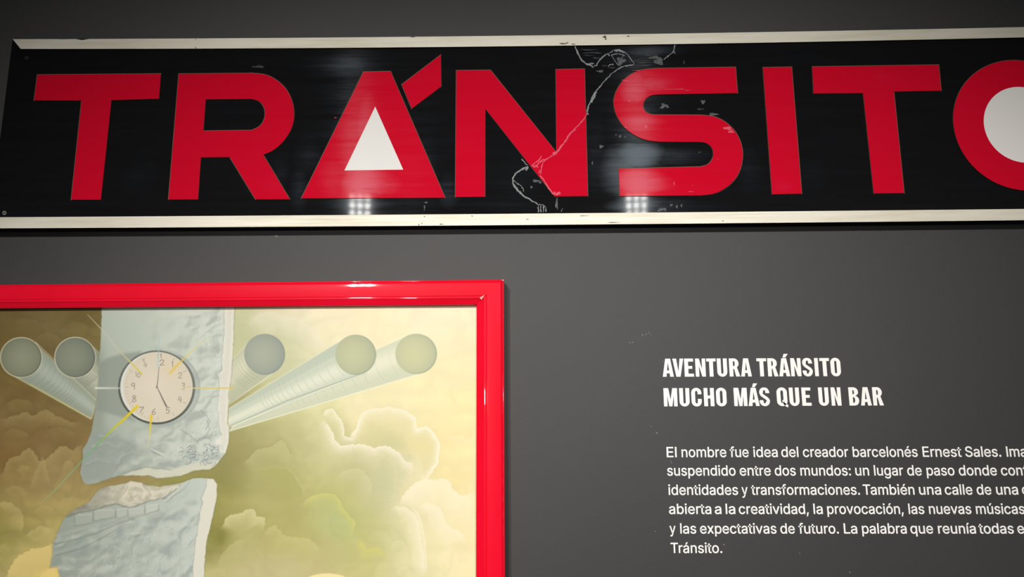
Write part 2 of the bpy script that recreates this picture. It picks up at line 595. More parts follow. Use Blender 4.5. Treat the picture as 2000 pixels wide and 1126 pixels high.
crack('crack', [([(1238.9, 125.9), (1227, 128), (1214.7, 131.1), (1198, 141), (1184.5, 154.5), (1171, 169.6), (1160.4, 183.2), (1151.3, 202.9), (1145.8, 218)], 1.25),
                ([(1164, 178), (1160, 190), (1154, 200)], 2.2), ([(1149, 214), (1147, 219), (1149, 224)], 1.2)], crack_m, panel, D_PANEL, 3, 0.0008)
crack('crack', [([(1124, 90), (1126.5, 100), (1134.7, 115), (1142, 122), (1150, 127)], 1.5), ([(1125, 96), (1129, 102)], 1.6), ([(1148, 124), (1155, 128), (1159, 132)], 1.7),
                ([(1152, 123.5), (1161, 124)], 1.2), ([(1160, 128.5), (1165, 127.5), (1169, 120), (1178.5, 110.8), (1186, 106), (1191, 109)], 1.2),
                ([(1165, 126), (1172, 116), (1180, 108), (1192, 103), (1199, 98), (1206, 97), (1217.8, 100.5), (1225, 106), (1231, 114), (1239, 125.5)], 0.9),
                ([(1200, 100), (1210, 98.5), (1222, 103)], 1.8), ([(1193.6, 107.7), (1198, 114), (1203, 121), (1210, 130)], 0.8),
                ([(1193.6, 108), (1200, 106), (1208.7, 105.5), (1221, 109)], 1.0), ([(1217, 109), (1213, 118), (1211, 128)], 0.7),
                ([(1188, 131), (1191, 126), (1199, 126)], 0.9), ([(1318, 86.6), (1317, 93), (1315.5, 100), (1308, 107), (1299, 113.8), (1297, 117)], 1.2), ([(1319, 103), (1317, 104.5)], 1.6)],
      crack_m, panel, D_PANEL, 4, 0.0008)
crack('crack', [([(1032.5, 324.5), (1017.4, 332), (1007, 339.5), (1001, 351), (1004.7, 363), (1014, 375), (1027.5, 385), (1041, 392.7), (1051, 399)], 1.5),
                ([(1001, 351), (1010, 358), (1020, 366), (1023, 375)], 1.0), ([(1017, 331), (1031, 326), (1026, 333)], 1.8), ([(1004, 360), (1012, 372), (1020, 378)], 1.8),
                ([(1018, 310), (1024, 316), (1030, 323)], 1.2),
                ([(1051, 402), (1052, 415)], 1.4), ([(1056, 400), (1057, 415)], 1.2), ([(1061, 402), (1062, 415)], 1.3), ([(1066, 405), (1066, 414)], 1.2), ([(1050, 401), (1058, 399), (1066, 405)], 1.0),
                ([(1096, 414), (1099, 405)], .6)], crack_m, panel, D_PANEL, 5, 0.0009)
crack('crack', [([(1146, 221), (1143, 229), (1133.8, 240), (1122, 251.8), (1111.8, 263.6), (1100, 280.5), (1086.5, 299), (1076.4, 305), (1064.6, 312.5), (1058.7, 322.7), (1056, 341)], 1.1),
                ([(1125, 252), (1113, 262), (1106, 273), (1099, 283)], 1.6), ([(1098, 282), (1090, 294), (1079, 301)], 1.6),
                ([(1058, 304), (1053, 312), (1044, 319), (1038, 324)], 1.2), ([(1064, 311), (1053, 317), (1047, 326), (1040, 323)], 1.3), ([(1044, 321), (1052, 328)], 1.0), ([(1052, 339), (1055, 331)], 0.9),
                ([(1054, 341), (1066, 358), (1081, 381)], 1.4), ([(1082, 374), (1086, 379), (1092, 375), (1093, 379)], 1.7), ([(1080, 379), (1094, 380)], 1.2)],
      crack_red_m, lN, D_LET, 6)
spots('glue_patch', [(1297, 206, 8, 5), (1292, 210, 4, 2.4), (1304, 209, 3.5, 2.2), (1373, 199, 5, 5), (1393, 223, 11, 3.5), (1287, 120, 10, 9), (1278, 112, 14, 3), (1213, 119, 11, 8), (1172, 139, 8, 2.4),
                           (1047, 353, 8, 3), (1055, 356, 3.5, 2.6), (1038, 365, 2.5, 3), (1087.5, 398, 3, 13), (1174, 286, 5, 4), (1157, 318, 1.5, 4),
                           (1293, 408, 8, 3), (1287, 411, 4, 2.5), (1299, 409, 3.5, 3), (1311, 400, 3.5, 3), (1322, 403, 2.5, 4), (1331, 401, 2, 4),
                           (1211, 266, 3, 3), (1221, 267, 2, 2), (1203, 263, 2, 1.4), (832, 395, 4, 2), (829, 405, 1.6, 6), (1366, 297, 3, 1), (1300, 376.5, 1, 1), (1400, 301, 1, 1)],
      resid_m, panel, D_PANEL + 0.0003, 8)
smear_m = mat('dull_smear', rgb(46, 47, 51), 0.55, 0.3)
spots('smear', [(1150, 97, 20, 1.6), (1158, 103, 22, 1.8), (1165, 113, 10, 1.8), (1150, 108, 12, 1.1), (1250, 118, 22, 1.6), (1262, 122, 26, 1.8), (1255, 127, 26, 1.8), (1272, 107, 16, 2.2), (1234, 102, 7, 1.2), (1240, 131, 14, 1.2),
                     (1195, 132, 8, 1.6), (1268, 114, 22, 1.4), (1181, 128, 7, 1.4), (1336, 121, 2, 4), (1368, 213, 8, 2), (505, 130, 14, 3)], smear_m, panel, D_PANEL + 0.0002, 9)
scr_m = mat('pale_scratch_on_red', rgb(222, 66, 92), 0.5, 0.4)
spots('scratch', [(1250, 161.5, 28, 0.7), (1235, 168, 22, 0.7), (1280, 170, 30, 0.7), (1320, 174, 24, 0.9), (1343, 176, 6, 0.8), (1222, 157, 10, 1.6), (1243, 137.5, 9, 0.8), (1229, 196, 1.8, 4), (1262, 247, 4, 4), (1222, 248, 2.4, 2),
                  (1421, 250, 10, 4), (1428, 257, 7, 3), (1317, 358, 1.2, 5), (1266, 349, 2, .8), (1353, 362, 1.4, 1), (1350, 374, 6, 1), (1402, 310, 1.2, 1.2)], scr_m, lS, D_LET + 0.0002, 10)
spots('scratch', [(720, 368, 20, .6), (745, 361, 9, .6), (735, 377, 14, .6), (706, 246, 1, 9), (712, 243, .8, 12), (700, 262, .8, 8), (690, 372, 6, .6), (760, 352, 8, .5), (655, 230, 3, 1)], scr_m, lA, D_LET + 0.0002, 11)
# fixing screws at the left end
screw_m = mat('worn_screw', rgb(150, 148, 140), 0.4, 0.5, 0.8)


def screw(px, py, r):
    ring = ell(px, py, r, r, 0, 20)
    slot = [(px - r * .7, py - r * .15), (px + r * .7, py - r * .15), (px + r * .7, py + r * .15), (px - r * .7, py + r * .15)]
    V, Fc, MI = slab([(ring, [slot])], D_PANEL - 0.001, D_PANEL + 0.0012)
    o = mesh_obj('screw', V, Fc, screw_m, sign)
    fix_normals(o)


screw(8.5, 415.5, 4.2)
dark_screw = mat('black_screw', rgb(40, 39, 37), 0.45, 0.5, 0.5)
screw_m = dark_screw
screw(52, 113, 4.0)

# ------------------------------------------------------------------ the framed painting
paint = empty('framed_painting', P(300, 1150, 0.0))
tag(paint, 'large painting of a clock on a broken stone column, in a glossy red frame', 'painting')
frame_m = mat('red_lacquer', rgb(240, 8, 40), 0.36, 0.07, 0.0, 1.0, 0.03)
nt, b, ln = nodes(frame_m)
n1 = noise_node(nt, 4.0, 4, 0.6)
r1 = ramp(nt, n1.outputs['Fac'], [(0.3, rgb(238, 6, 36)), (0.7, rgb(244, 10, 50))])
ln(r1.outputs['Color'], b.inputs['Base Color'])

W_FR, H_FR = 1.375, 1.20


def conv_profile():
    pr = [(0.0, 0.0), (0.0, 0.0345), (0.012, 0.0368), (0.03, 0.0372), (0.045, 0.0369)]
    for u in np.linspace(0.065, 0.62, 16):
        pr.append((float(u), 0.041 - 0.0075 * (u - 0.43) ** 2 - (0.0022 * max(0, 0.10 - u) / 0.04)))
    g = pr[-1][1]
    pr += [(0.632, g - 0.0010), (0.640, g - 0.0012)]
    for k in range(11):                       # the bead along the sight edge
        t = math.pi * (1 - k / 10.0)
        pr.append((0.69 + 0.05 * math.cos(t), g - 0.0011 + 0.0009 * math.sin(t)))
    pr += [(0.752, g - 0.0014), (0.80, g - 0.0026), (0.88, g - 0.0041), (0.95, g - 0.0054), (0.985, g - 0.0064), (1.0, g - 0.0080), (1.0, 0.024)]
    return pr


PROF = conv_profile()


def lerp2(a, b_, t):
    return (a[0] + (b_[0] - a[0]) * t, a[1] + (b_[1] - a[1]) * t)


def frame_corners(u, d):
    tr = lerp2((984.0, 545.4), (930.8, 595.2), u)
    tl = lerp2((0.0, 555.9), (0.0, 602.4), u)
    br = lerp2((986.2, 1126.0), (929.6, 1126.0), u)
    dd = 0.0345 if d == 0.0 else d
    a, h, v = P(*tr, dd), P(*tl, dd), P(*br, dd)
    hd, vd = (h - a).normalized(), (v - a).normalized()
    ins = 0.053 * u * 1.0
    Wd, Hd = W_FR - 2 * ins, H_FR - 2 * ins
    tlw, brw, blw = a + hd * Wd, a + vd * Hd, a + hd * Wd + vd * Hd
    cs = [tlw, a, brw, blw]
    for c in cs:
        c.y = -d
    return cs


RINGS = [frame_corners(u, d) for u, d in PROF]
for k, name in enumerate(['top', 'right', 'bottom', 'left']):
    V, Fc = [], []
    i0, i1 = [(0, 1), (1, 2), (2, 3), (3, 0)][k]
    N = 24
    for ring in RINGS:
        for j in range(N + 1):
            V.append(ring[i0].lerp(ring[i1], j / N))
    for r in range(len(RINGS) - 1):
        for j in range(N):
            a = r * (N + 1) + j
            Fc.append((a, a + 1, a + N + 2, a + N + 1))
    # closed back and mitre ends
    last = (len(RINGS) - 1) * (N + 1)
    for j in range(N):
        Fc.append((j + 1, j, last + j, last + j + 1))
    Fc.append(tuple(r * (N + 1) for r in range(len(RINGS))))
    Fc.append(tuple(r * (N + 1) + N for r in reversed(range(len(RINGS)))))
    o = mesh_obj('frame_rail', V, Fc, frame_m, paint)
    fix_normals(o)
    for p in o.data.polygons:
        p.use_smooth = len(p.vertices) == 4
    o.data.set_sharp_from_angle(angle=math.radians(50))

chip_m = mat('bare_wood_chip', rgb(232, 176, 160), 0.6, 0.3)
for tri in ([(936.5, 581), (946.5, 575.5), (943, 581), (940.5, 585)], [(979.5, 545.8), (983.5, 545.8), (983.6, 549), (981.5, 547.6)]):
    V = [P(x, y, 0.0418 if x < 960 else 0.0404) for x, y in tri]
    mesh_obj('corner_chip', V, [(3, 2, 1, 0)], chip_m, paint)

# ---- the canvas: a fine grid of paint dabs, coloured vertex by vertex
D_CAN = 0.0235
inn = frame_corners(1.0, D_CAN)
cx0, cx1 = min(inn[0].x, inn[3].x) - 0.006, max(inn[1].x, inn[2].x) + 0.006
cz0, cz1 = min(inn[2].z, inn[3].z) - 0.006, max(inn[0].z, inn[1].z) + 0.006


def axis(lo, hi, segs):
    """segs: list of (from, to, step) where finer than the 15 mm default."""
    pts = [lo]
    while pts[-1] < hi - 1e-6:
        x = pts[-1]
        st = 0.015
        for a, b_, s in segs:
            if a <= x < b_:
                st = s
        pts.append(min(hi, x + st))
    return np.array(pts)


STEP = 0.00125
xl, xr = P(-10, 800, D_CAN).x - 0.02, cx1
zb, zt = P(0, 1140, D_CAN).z, cz1
ck0, ck1 = P(228, 840, D_CAN), P(394, 672, D_CAN)
gx = axis(cx0, cx1, [(xl, xr, STEP), (ck0.x, ck1.x, 0.0008)])
gz = axis(cz0, cz1, [(zb, zt, STEP), (ck0.z, ck1.z, 0.0008)])
GX, GZ = np.meshgrid(gx, gz)
Mi = np.array(M.transposed())
rel = np.stack([GX - CAM.x, np.full_like(GX, -D_CAN - CAM.y), GZ - CAM.z], -1) @ Mi.T
X = 1000.0 + F * rel[..., 0] / -rel[..., 2]
Y = 563.0 - F * rel[..., 1] / -rel[..., 2]

rng = np.random.RandomState(11)
TAB = rng.rand(256, 256)


def vnoise(x, y):
    xi, yi = np.floor(x).astype(int), np.floor(y).astype(int)
    fx, fy = x - xi, y - yi
    fx, fy = fx * fx * (3 - 2 * fx), fy * fy * (3 - 2 * fy)
    a, b_ = TAB[yi % 256, xi % 256], TAB[yi % 256, (xi + 1) % 256]
    c, d = TAB[(yi + 1) % 256, xi % 256], TAB[(yi + 1) % 256, (xi + 1) % 256]
    return (a * (1 - fx) + b_ * fx) * (1 - fy) + (c * (1 - fx) + d * fx) * fy


def fbm(x, y, o=4, g=0.5):
    s, a, t = 0, 1.0, 0
    for i in range(o):
        s = s + a * vnoise(x * 2 ** i + 37.1 * i, y * 2 ** i + 11.7 * i)
        t += a
        a *= g
    return s / t


def billow(x, y, o=3):
    s, a, t = 0, 1.0, 0
    for i in range(o):
        s = s + a * np.abs(2 * vnoise(x * 2 ** i + 5.3 * i, y * 2 ** i + 9.1 * i) - 1)
        t += a
        a *= 0.5
    return s / t


def ss(a, b_, v):
    t = np.clip((v - a) / (b_ - a), 0, 1)
    return t * t * (3 - 2 * t)


def C(*c):
    return np.array(c, float) / 255.0


def sdf(poly, x, y):
    """Signed distance in pixels, positive inside."""
    d = np.full(x.shape, 1e9)
    inside = np.zeros(x.shape, bool)
    n = len(poly)
    for i in range(n):
        (x0, y0), (x1, y1) = poly[i], poly[(i + 1) % n]
        ex, ey = x1 - x0, y1 - y0
        t = np.clip(((x - x0) * ex + (y - y0) * ey) / (ex * ex + ey * ey + 1e-9), 0, 1)
        d = np.minimum(d, (x - x0 - t * ex) ** 2 + (y - y0 - t * ey) ** 2)
        if y0 != y1:
            cr = ((y0 > y) != (y1 > y)) & (x < (x1 - x0) * (y - y0) / (y1 - y0) + x0)
            inside ^= cr
    d = np.sqrt(d)
    return np.where(inside, d, -d)


def pdist(pts, x, y):
    """Distance to an open polyline and position 0..1 along it."""
    d = np.full(x.shape, 1e9)
    tt = np.zeros(x.shape)
    n = len(pts) - 1
    for i in range(n):
        (x0, y0), (x1, y1) = pts[i], pts[i + 1]
        ex, ey = x1 - x0, y1 - y0
        t = np.clip(((x - x0) * ex + (y - y0) * ey) / (ex * ex + ey * ey + 1e-9), 0, 1)
        q = np.hypot(x - x0 - t * ex, y - y0 - t * ey)
        m = q < d
        d = np.where(m, q, d)
        tt = np.where(m, (i + t) / n, tt)
    return d, tt


IMG = np.zeros(X.shape + (3,))


def win(pts, pad):
    xs, ys = [p[0] for p in pts], [p[1] for p in pts]
    m = (X > min(xs) - pad) & (X < max(xs) + pad) & (Y > min(ys) - pad) & (Y < max(ys) + pad)
    r, c = np.where(m.any(1))[0], np.where(m.any(0))[0]
    if len(r) == 0 or len(c) == 0:
        return None
    return np.s_[r[0]:r[-1] + 1, c[0]:c[-1] + 1]


def blend(s, col, a):
    a = np.clip(a, 0, 1)[..., None]
    IMG[s] = IMG[s] * (1 - a) + np.asarray(col) * a


def line(pts, col, w0, w1=None, alpha=1.0, a_end=None, soft=0.8, wob=0.0):
    w1 = w0 if w1 is None else w1
    s = win(pts, max(w0, w1) + 4)
    if s is None:
        return
    x, y = X[s], Y[s]
    if wob:
        x = x + wob * (vnoise(x / 7, y / 7) - 0.5)
        y = y + wob * (vnoise(x / 7 + 40, y / 7 + 9) - 0.5)
    d, t = pdist(pts, x, y)
    hw = (w0 + (w1 - w0) * t) / 2
    a = ss(soft, -soft, d - hw) * (alpha + ((alpha if a_end is None else a_end) - alpha) * t)
    if isinstance(col, list):
        cs = np.array([c for c in col])
        k = t * (len(cs) - 1)
        i = np.clip(k.astype(int), 0, len(cs) - 2)
        f = (k - i)[..., None]
        col = cs[i] * (1 - f) + cs[i + 1] * f
    blend(s, col, a)


def ellipse(cx, cy, rx, ry):
    return [(cx + rx * math.cos(t), cy + ry * math.sin(t)) for t in np.linspace(0, 2 * math.pi, 49)[:-1]]


# -- ground colours of the sky
BG = [(0, 612, 112, 96, 52), (60, 625, 122, 102, 58), (110, 650, 126, 112, 66), (160, 620, 112, 96, 48), (180, 660, 132, 116, 66), (95, 690, 116, 96, 54), (15, 660, 118, 98, 50), (100, 745, 114, 96, 50),
      (10, 770, 124, 104, 56), (60, 790, 120, 98, 52), (120, 800, 128, 106, 58), (30, 820, 142, 122, 72), (90, 815, 152, 132, 82), (150, 830, 140, 118, 70), (20, 850, 138, 112, 66), (80, 850, 122, 96, 54), (130, 855, 120, 96, 54),
      (20, 885, 124, 96, 52), (55, 900, 150, 126, 76), (110, 885, 152, 130, 82), (150, 880, 156, 136, 84), (10, 915, 140, 112, 60), (40, 940, 152, 128, 76), (90, 920, 160, 138, 88), (130, 930, 164, 144, 90), (70, 960, 166, 146, 92), (120, 965, 172, 154, 96),
      (20, 970, 160, 140, 82), (20, 1000, 170, 152, 90), (70, 1000, 172, 154, 90), (110, 1010, 178, 162, 98), (10, 1030, 148, 138, 72), (50, 1035, 160, 150, 84), (90, 1045, 182, 168, 102), (5, 1060, 142, 134, 66), (40, 1070, 182, 168, 104), (75, 1075, 196, 180, 114),
      (20, 1105, 176, 162, 102), (50, 1110, 208, 188, 118), (90, 1115, 228, 202, 122), (110, 1126, 232, 202, 116), (60, 1126, 222, 198, 122),
      (465, 615, 200, 200, 158), (520, 612, 216, 214, 178), (580, 612, 236, 230, 196), (640, 615, 246, 234, 198), (740, 615, 247, 236, 196), (850, 615, 245, 235, 200), (920, 620, 244, 234, 198),
      (480, 650, 198, 200, 156), (560, 650, 208, 208, 168), (610, 655, 228, 224, 186), (650, 660, 246, 234, 194), (740, 660, 246, 234, 192), (880, 660, 243, 232, 190), (920, 700, 244, 231, 184), (560, 690, 202, 202, 160), (600, 700, 216, 212, 172), (640, 680, 236, 228, 188),
      (880, 740, 244, 230, 182), (770, 760, 242, 232, 184), (700, 780, 240, 230, 184), (620, 800, 226, 222, 170), (560, 820, 206, 202, 148), (500, 840, 186, 182, 126), (460, 850, 164, 156, 100), (470, 880, 160, 152, 96), (445, 920, 148, 142, 84),
      (840, 790, 242, 230, 178), (900, 800, 244, 230, 174), (880, 860, 243, 227, 168), (910, 900, 242, 226, 170), (880, 940, 240, 224, 164), (900, 990, 243, 229, 176), (880, 1050, 240, 228, 176), (910, 1100, 242, 230, 180), (850, 1000, 236, 224, 178), (840, 1080, 238, 228, 176),
      (520, 880, 174, 168, 112), (560, 860, 188, 184, 128), (600, 870, 194, 190, 136), (640, 850, 212, 206, 152), (500, 920, 178, 174, 116), (540, 930, 174, 170, 108), (570, 950, 176, 172, 104), (610, 930, 194, 190, 130), (660, 920, 200, 196, 140), (650, 880, 206, 202, 150), (700, 900, 200, 196, 146), (740, 920, 202, 200, 152), (760, 960, 200, 200, 156), (730, 980, 202, 198, 148),
      (440, 960, 152, 146, 78), (460, 985, 176, 172, 108), (500, 970, 178, 172, 108), (540, 990, 180, 174, 110), (430, 1000, 156, 150, 80), (480, 1015, 188, 182, 122), (520, 1030, 178, 172, 102), (560, 1020, 182, 174, 108), (600, 980, 186, 178, 112), (640, 1000, 186, 190, 126), (670, 1030, 178, 186, 128), (690, 1010, 192, 190, 118), (650, 970, 196, 192, 124), (720, 1050, 196, 194, 128), (760, 1040, 204, 202, 148), (790, 1000, 222, 214, 168), (810, 960, 238, 228, 186),
      (432, 1050, 136, 132, 62), (470, 1060, 190, 184, 124), (520, 1070, 192, 184, 122), (580, 1060, 186, 180, 112), (620, 1080, 194, 186, 124), (680, 1070, 192, 190, 122), (720, 1090, 202, 196, 124), (440, 1100, 190, 182, 124), (500, 1110, 198, 188, 138), (570, 1110, 198, 188, 138), (640, 1110, 200, 192, 136), (700, 1115, 202, 194, 132), (760, 1110, 212, 206, 150), (800, 1090, 226, 218, 172), (820, 1040, 234, 226, 182),
      (-100, 700, 120, 102, 58), (-250, 800, 126, 104, 58), (-100, 950, 156, 134, 80), (-250, 1100, 180, 160, 100), (-60, 1100, 190, 172, 108), (100, 1300, 220, 198, 130), (-250, 1500, 200, 180, 120), (500, 1300, 200, 190, 140), (850, 1300, 232, 222, 172), (300, 1650, 190, 178, 130), (850, 1650, 214, 204, 156)]
wx = X + 26 * (fbm(X / 46, Y / 46, 3) - 0.5) + 10 * (fbm(X / 14 + 7, Y / 14, 2) - 0.5)
wy = Y + 26 * (fbm(X / 46 + 31, Y / 46 + 17, 3) - 0.5) + 10 * (fbm(X / 14, Y / 14 + 70, 2) - 0.5)
num = np.zeros_like(IMG)
den = np.zeros(X.shape)
for (px, py, r, g, b_) in BG:
    q = ((wx - px) ** 2 + (wy - py) ** 2) / (26.0 ** 2)
    wgt = np.exp(-0.5 * np.minimum(q, 60)) + 3e-4 / (1 + q) ** 2
    num += wgt[..., None] * C(r, g, b_)
    den += wgt
IMG = num / den[..., None]
# soft brushwork
bl = billow(X / 42 + 3 * fbm(X / 60, Y / 60, 2), Y / 34, 3)
amp = np.where(X > 440, 0.035, 0.085)
IMG *= (1 + amp * (bl - 0.4) * 1.6)[..., None]


def rim(pts, col, wd=14, al=.8, body=None, body_w=60, body_a=0.0, out=None, out_w=12, out_a=0.0, lump=2.5, per=14.0, edge=1.1, taper=.16, seed=0):
    """A cumulus edge: an open scalloped outline, bright along its crest, fading softly into the cloud.
    The cloud lies to the right of the direction of travel (y down: below an edge drawn left to right)."""
    q = arc_pts(pts, 5)
    pad = max(wd, body_w if body is not None else 0, out_w) * 1.6 + 6
    s = win(q, pad)
    if s is None:
        return
    x, y = X[s], Y[s]
    x = x + 3.0 * (vnoise(x / 11 + seed, y / 11) - .5)
    y = y + 3.0 * (vnoise(x / 11 + 50, y / 11 + seed) - .5)
    best = np.full(x.shape, 1e9)
    sg = np.zeros(x.shape)
    arc = np.zeros(x.shape)
    tot = 0.0
    for (x0, y0), (x1, y1) in zip(q, q[1:]):
        ex, ey = x1 - x0, y1 - y0
        L = math.hypot(ex, ey) + 1e-9
        t = np.clip(((x - x0) * ex + (y - y0) * ey) / (L * L), 0, 1)
        d = np.hypot(x - x0 - t * ex, y - y0 - t * ey)
        cr = ex * (y - y0) - ey * (x - x0)
        m = d < best - 1e-6
        best = np.where(m, d, best)
        sg = np.where(m, np.sign(cr), sg)
        arc = np.where(m, tot + t * L, arc)
        tot += L
    u = arc / tot
    d = best * sg
    ph = arc / per + 1.6 * vnoise(arc / 31 + seed, arc * 0 + 3.7 * seed)
    d = d + lump * (np.abs(np.sin(math.pi * ph)) ** .6 - .55)
    tp = ss(0, taper, u) * ss(1, 1 - taper, u)
    near = ss(1.0, .55, np.abs(d) / pad)
    ins = ss(-edge, edge, d)
    if out_a:
        blend(s, out, out_a * tp * (1 - ins) * np.exp(np.minimum(d, 0) / (out_w * .6)) * near)
    if body is not None and body_a:
        blend(s, body, body_a * tp * ins * np.exp(-np.maximum(d, 0) / (body_w * .6)) * near)
    blend(s, col, al * tp * ins * np.exp(-(np.maximum(d, 0) / wd) ** 1.3) * near)


def zz(*v):
    """Crop pixels of the lower right quarter of the painting -> picture pixels."""
    return [(430 + a / 3.448, 820 + b_ / 3.448) for a, b_ in v]


def zl(*v):
    return [(a / 3.68, 820 + b_ / 3.68) for a, b_ in v]


# left banks
rim([(-8, 824), (16, 815), (36, 809), (50, 805), (63, 812), (77, 804), (91, 801), (110, 812), (140, 824), (165, 822)], C(166, 146, 96), 16, .6, out=C(104, 82, 44), out_a=.35, out_w=14, seed=1)
rim([(60, 742), (90, 735), (120, 748), (150, 770), (172, 800)], C(136, 116, 68), 16, .3, seed=2)
rim([(20, 632), (50, 622), (80, 630), (100, 645), (125, 640), (150, 652)], C(136, 122, 74), 18, .35, seed=3)
rim([(-10, 940), (6, 922), (14, 902), (24, 892), (36, 891), (49, 878), (58, 875), (68, 885), (80, 900), (95, 893), (106, 882), (117, 871), (130, 871), (141, 878), (158, 870), (172, 880)], C(174, 156, 100), 22, .62, out=C(112, 86, 46), out_a=.45, out_w=18, seed=4)
rim([(58, 958), (66, 930), (76, 906), (84, 892), (92, 918), (98, 950)], C(188, 172, 114), 10, .4, lump=1, seed=5)
rim([(100, 960), (116, 930), (128, 905), (140, 892), (152, 898)], C(178, 160, 106), 14, .3, lump=1.5, seed=15)
rim([(-10, 984), (4, 979), (16, 980), (30, 988), (41, 999), (46, 1021), (42, 1045)], C(196, 180, 116), 20, .6, out=C(146, 130, 72), out_a=.25, seed=6)
rim([(50, 1050), (60, 1037), (76, 1029), (87, 1026), (98, 1032), (106, 1028)], C(202, 188, 122), 18, .6, out=C(150, 142, 78), out_a=.2, seed=7)
rim([(-10, 1070), (4, 1062), (14, 1066), (22, 1080)], C(190, 178, 112), 14, .4, seed=8)
rim([(10, 1134), (16, 1118), (27, 1097), (43, 1081), (62, 1072), (82, 1070), (100, 1062), (116, 1064)], C(228, 204, 130), 30, .75, body=C(232, 206, 128), body_w=70, body_a=.6, seed=9)
rim([(72, 1136), (86, 1116), (100, 1107), (114, 1104), (126, 1112)], C(240, 212, 130), 22, .6, seed=10)
for k_, pts in enumerate([[(0, 700), (14, 688), (30, 690), (44, 700)], [(88, 770), (104, 760), (122, 764), (134, 778)], [(10, 790), (30, 780), (52, 782), (66, 792)], [(70, 660), (90, 650), (112, 655), (126, 668)], [(6, 846), (24, 838), (44, 842), (60, 852)], [(90, 842), (110, 834), (132, 838), (150, 848)],
                          [(6, 960), (24, 948), (44, 952), (56, 966)], [(110, 985), (126, 972), (146, 970), (160, 980)], [(64, 1000), (80, 988), (98, 990), (110, 1002)], [(30, 920), (44, 908), (60, 914)], [(120, 910), (132, 900), (148, 904)], [(128, 640), (144, 628), (164, 632), (180, 644)], [(20, 1012), (30, 1004), (44, 1010)]]):
    base = np.array((150, 132, 80)) if pts[0][1] < 880 else np.array((184, 166, 106))
    if pts[0][1] < 720:
        base = np.array((136, 120, 72))
    rim(pts, base / 255.0, 18, .38, lump=2, per=12, out=C(104, 84, 44) if pts[0][1] < 880 else C(150, 130, 78), out_a=.22, seed=60 + k_)
# upper right sky
rim([(478, 640), (492, 622), (510, 612), (530, 610), (552, 618), (575, 620), (592, 630), (610, 639), (624, 656), (630, 677), (624, 694)], C(238, 231, 206), 24, .55, out=C(244, 232, 192), out_a=.3, seed=11)
rim([(540, 650), (556, 640), (575, 642), (592, 655), (604, 668)], C(222, 218, 184), 16, .35, seed=12)
rim([(862, 640), (880, 626), (895, 640), (902, 660), (910, 672)], C(240, 228, 184), 14, .3, seed=13)
rim([(875, 860), (885, 852), (900, 849), (916, 856), (934, 850)], C(246, 232, 184), 20, .5, out=C(232, 214, 156), out_a=.3, seed=14)
rim([(858, 800), (868, 822), (878, 846), (880, 864)], C(246, 232, 180), 16, .3, seed=16)
# the big bright cumulus
rim([(676, 856), (684, 850), (691, 843), (697, 834), (700, 821), (708, 807), (723, 799), (742, 797), (758, 794), (772, 797), (787, 801), (801, 808), (812, 819), (814, 838), (822, 834), (833, 833), (843, 840), (850, 849), (858, 861), (859, 875), (857, 890), (855, 904), (845, 921), (832, 935), (815, 930)],
    C(250, 243, 220), 9, .95, body=C(222, 212, 158), body_w=130, body_a=.9, out=C(224, 210, 156), out_a=.3, out_w=16, lump=2, per=11, taper=.05, seed=17)
rim([(700, 821), (708, 807), (723, 799), (742, 797), (758, 794), (772, 797), (787, 801), (801, 808), (812, 819)], C(240, 231, 196), 20, .5, lump=2, per=11, seed=17)
rim([(628, 812), (638, 800), (650, 800), (660, 812), (668, 824), (673, 838), (674, 851), (684, 855), (694, 852)], C(250, 242, 222), 9, .75, out=C(200, 188, 132), out_a=.3, lump=1.5, per=9, taper=.1, seed=18)
rim([(630, 812), (638, 824), (647, 840), (653, 858), (668, 871), (691, 867), (714, 870), (729, 875), (746, 870), (764, 874), (784, 889), (791, 900), (804, 904), (808, 916), (804, 930)], C(247, 238, 216), 13, .85, body=C(218, 212, 164), body_w=30, body_a=.4, lump=2.4, per=13, taper=.1, seed=19)
rim([(770, 876), (786, 884), (800, 898), (810, 915), (816, 932)], C(226, 216, 172), 6, .5, lump=1.5, seed=29)
rim([(690, 905), (703, 895), (720, 891), (743, 891), (760, 900), (771, 918), (770, 936), (764, 952)], C(214, 210, 166), 14, .55, out=C(232, 222, 186), out_a=.35, out_w=10, lump=2, seed=20)
rim([(655, 930), (682, 915), (705, 916), (720, 932), (727, 950), (724, 972)], C(210, 206, 158), 16, .6, out=C(186, 182, 132), out_a=.35, out_w=9, seed=21)
rim([(590, 862), (600, 850), (616, 845), (630, 851), (644, 870), (650, 890)], C(214, 208, 158), 18, .5, seed=22)
rim([(470, 910), (476, 904), (491, 892), (502, 878), (526, 873), (537, 868), (549, 860), (560, 871), (565, 884), (580, 894)], C(196, 191, 134), 20, .6, out=C(158, 150, 92), out_a=.4, out_w=12, seed=23)
rim([(590, 905), (604, 890), (624, 884), (645, 890), (662, 902)], C(206, 202, 148), 20, .45, seed=24)
rim([(500, 924), (526, 915), (557, 915), (569, 924), (581, 944), (590, 962), (588, 982)], C(178, 174, 106), 18, .7, body=C(174, 170, 102), body_w=44, body_a=.55, out=C(200, 194, 138), out_a=.35, out_w=10, seed=25)
rim([(590, 990), (601, 974), (621, 965), (645, 963), (662, 973), (668, 988), (682, 1005), (692, 1020), (691, 1036), (684, 1050)], C(210, 205, 118), 10, .75, body=C(184, 192, 130), body_w=60, body_a=.6, out=C(178, 172, 104), out_a=.25, lump=2, per=18, seed=26)
rim([(700, 1052), (708, 1058), (717, 1071), (731, 1069), (747, 1075), (752, 1088)], C(212, 206, 114), 12, .75, lump=2, seed=27)
rim([(640, 1010), (656, 1004), (672, 1010), (680, 1024)], C(188, 196, 140), 14, .35, seed=28)
